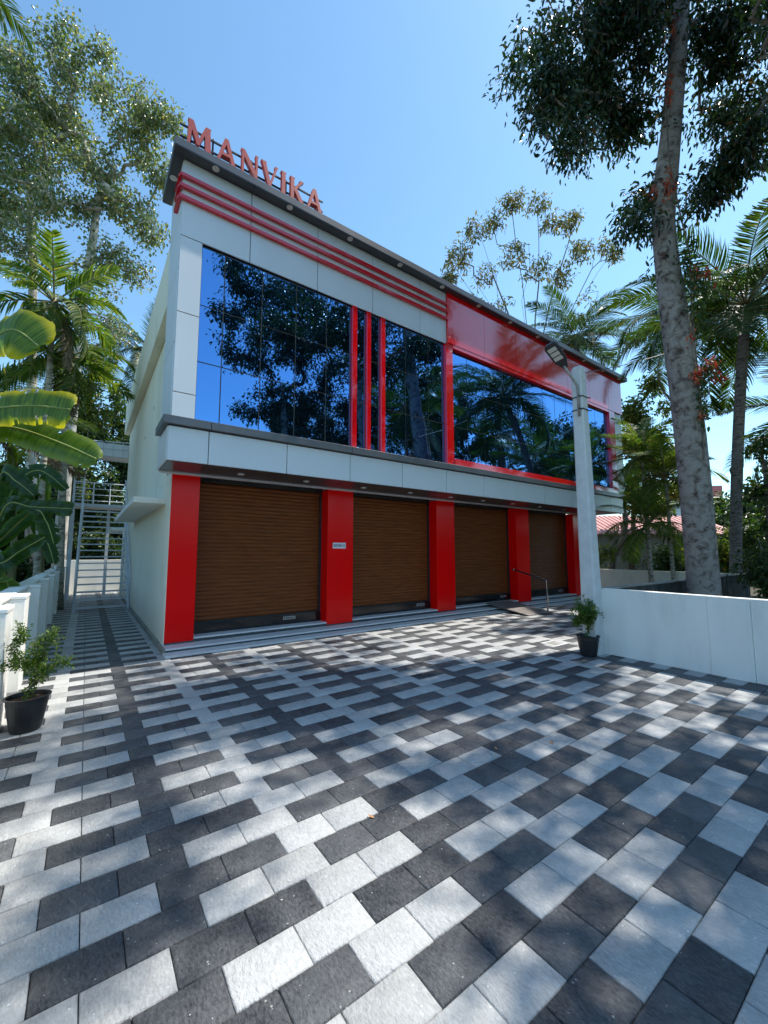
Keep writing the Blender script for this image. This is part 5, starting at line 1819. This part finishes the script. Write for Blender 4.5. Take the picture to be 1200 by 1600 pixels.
# ================================================================== NEIGHBOUR HOUSES
H1 = thing('neighbour_house', (20.5, 7.9, 0), 'plain cement house with a faded red metal roof beyond the far right wall', 'house')
h1 = MB().box(-3.2, 3.4, 0, 4.2, -0.1, 2.55)
hrot = math.atan2(-(9.15 - 7.08), (21.17 - 18.32))
hc = spot(1015, 880, 19)
put('wall', h1.mesh('h1'), M['cement'], H1, loc=(hc.x, hc.y, 0), rot=(0, 0, hrot))
rf_ = MB()
nrib = 30
for k in range(nrib):
    x0_ = -3.7 + 7.6 * k / nrib
    x1_ = -3.7 + 7.6 * (k + 1) / nrib
    for (xa_, xb_, up_) in ((x0_, x0_ + (x1_ - x0_) * .3, .03), (x0_ + (x1_ - x0_) * .3, x1_, 0.0)):
        n0 = len(rf_.v)
        rf_.v += [(xa_, -.5, 2.42 + up_), (xb_, -.5, 2.42 + up_), (xb_, 2.1, 3.45 + up_), (xa_, 2.1, 3.45 + up_), (xa_, -.5, 2.38), (xb_, -.5, 2.38), (xb_, 2.1, 3.40), (xa_, 2.1, 3.40)]
        rf_.f += [[n0 + i for i in q] for q in ((0, 1, 2, 3), (7, 6, 5, 4), (0, 4, 5, 1), (1, 5, 6, 2), (2, 6, 7, 3), (3, 7, 4, 0))]
rf_.prism([(2.1, 3.42), (4.7, 2.45), (4.7, 2.40), (2.1, 3.37)], -3.7, 3.9, 'x')
put('roof', rf_.mesh('rf'), M['red_roof'], H1, loc=(hc.x, hc.y, 0), rot=(0, 0, hrot))
hd_ = spot(1150, 830, 36)
H2 = thing('distant_house', (hd_.x, hd_.y, 0), 'distant pale flat roofed house with a red parapet band between the palm trunks', 'house')
put('wall', MB().box(-5, 6, 0, 6, -0.1, 6.3).mesh('h2'), M['white_paint'], H2, loc=(hd_.x, hd_.y, 0), rot=(0, 0, -0.9))
put('parapet', MB().box(-5.05, -0.8, -.08, 5.9, 6.32, 7.5).mesh('h2p'), M['red_bar'], H2, loc=(hd_.x, hd_.y, 0), rot=(0, 0, -0.9))
put('balcony', MB().box(-5.1, 6.1, -1.2, -0.003, 4.2, 4.7).mesh('h2b'), M['cement'], H2, loc=(hd_.x, hd_.y, 0), rot=(0, 0, -0.9))
for k in range(4):
    put('window', MB().box(-4 + 2.5 * k, -2.8 + 2.5 * k, -.03, .03, 5.0, 6.0).mesh('w'), M['mullion'], H2, loc=(hd_.x, hd_.y, 0), rot=(0, 0, -0.9))
lo = spot(1150, 890, 20)
LW2 = thing('garden_wall', (lo.x, lo.y, 0), 'low brown laterite retaining wall behind the slender coconut palm', 'wall')
M['laterite'] = mottled('laterite', (0.13, 0.075, 0.04), (0.22, 0.13, 0.07), 4, 0.95, bump=.4, bscale=14)
put('wall_panel', MB().box(-4, 5, 0, .3, -.1, 1.5).mesh('lw'), M['laterite'], LW2, loc=(lo.x, lo.y, 0), rot=(0, 0, -0.95))

# repeats share a group
GROUPS = {'coconut_palm': 'coconut palms around the plot', 'areca_palm': 'areca palms around the plot', 'street_tree': 'street side trees facing the shop',
          'shaded_tree': 'shaded trees of the neighbouring plot', 'shrub': 'shrubs beyond the right walls', 'fig_tree': 'pale fig trees at the rear left',
          'fallen_leaf': 'dry leaves fallen on the paving', 'boundary_wall': 'boundary walls of the yard', 'far_tree': 'far trees on the right'}
for o in list(COL.objects):
    if o.parent is None and 'category' in o and 'group' not in o:
        g = GROUPS.get(o.name.split('.')[0])
        if g:
            o['group'] = g
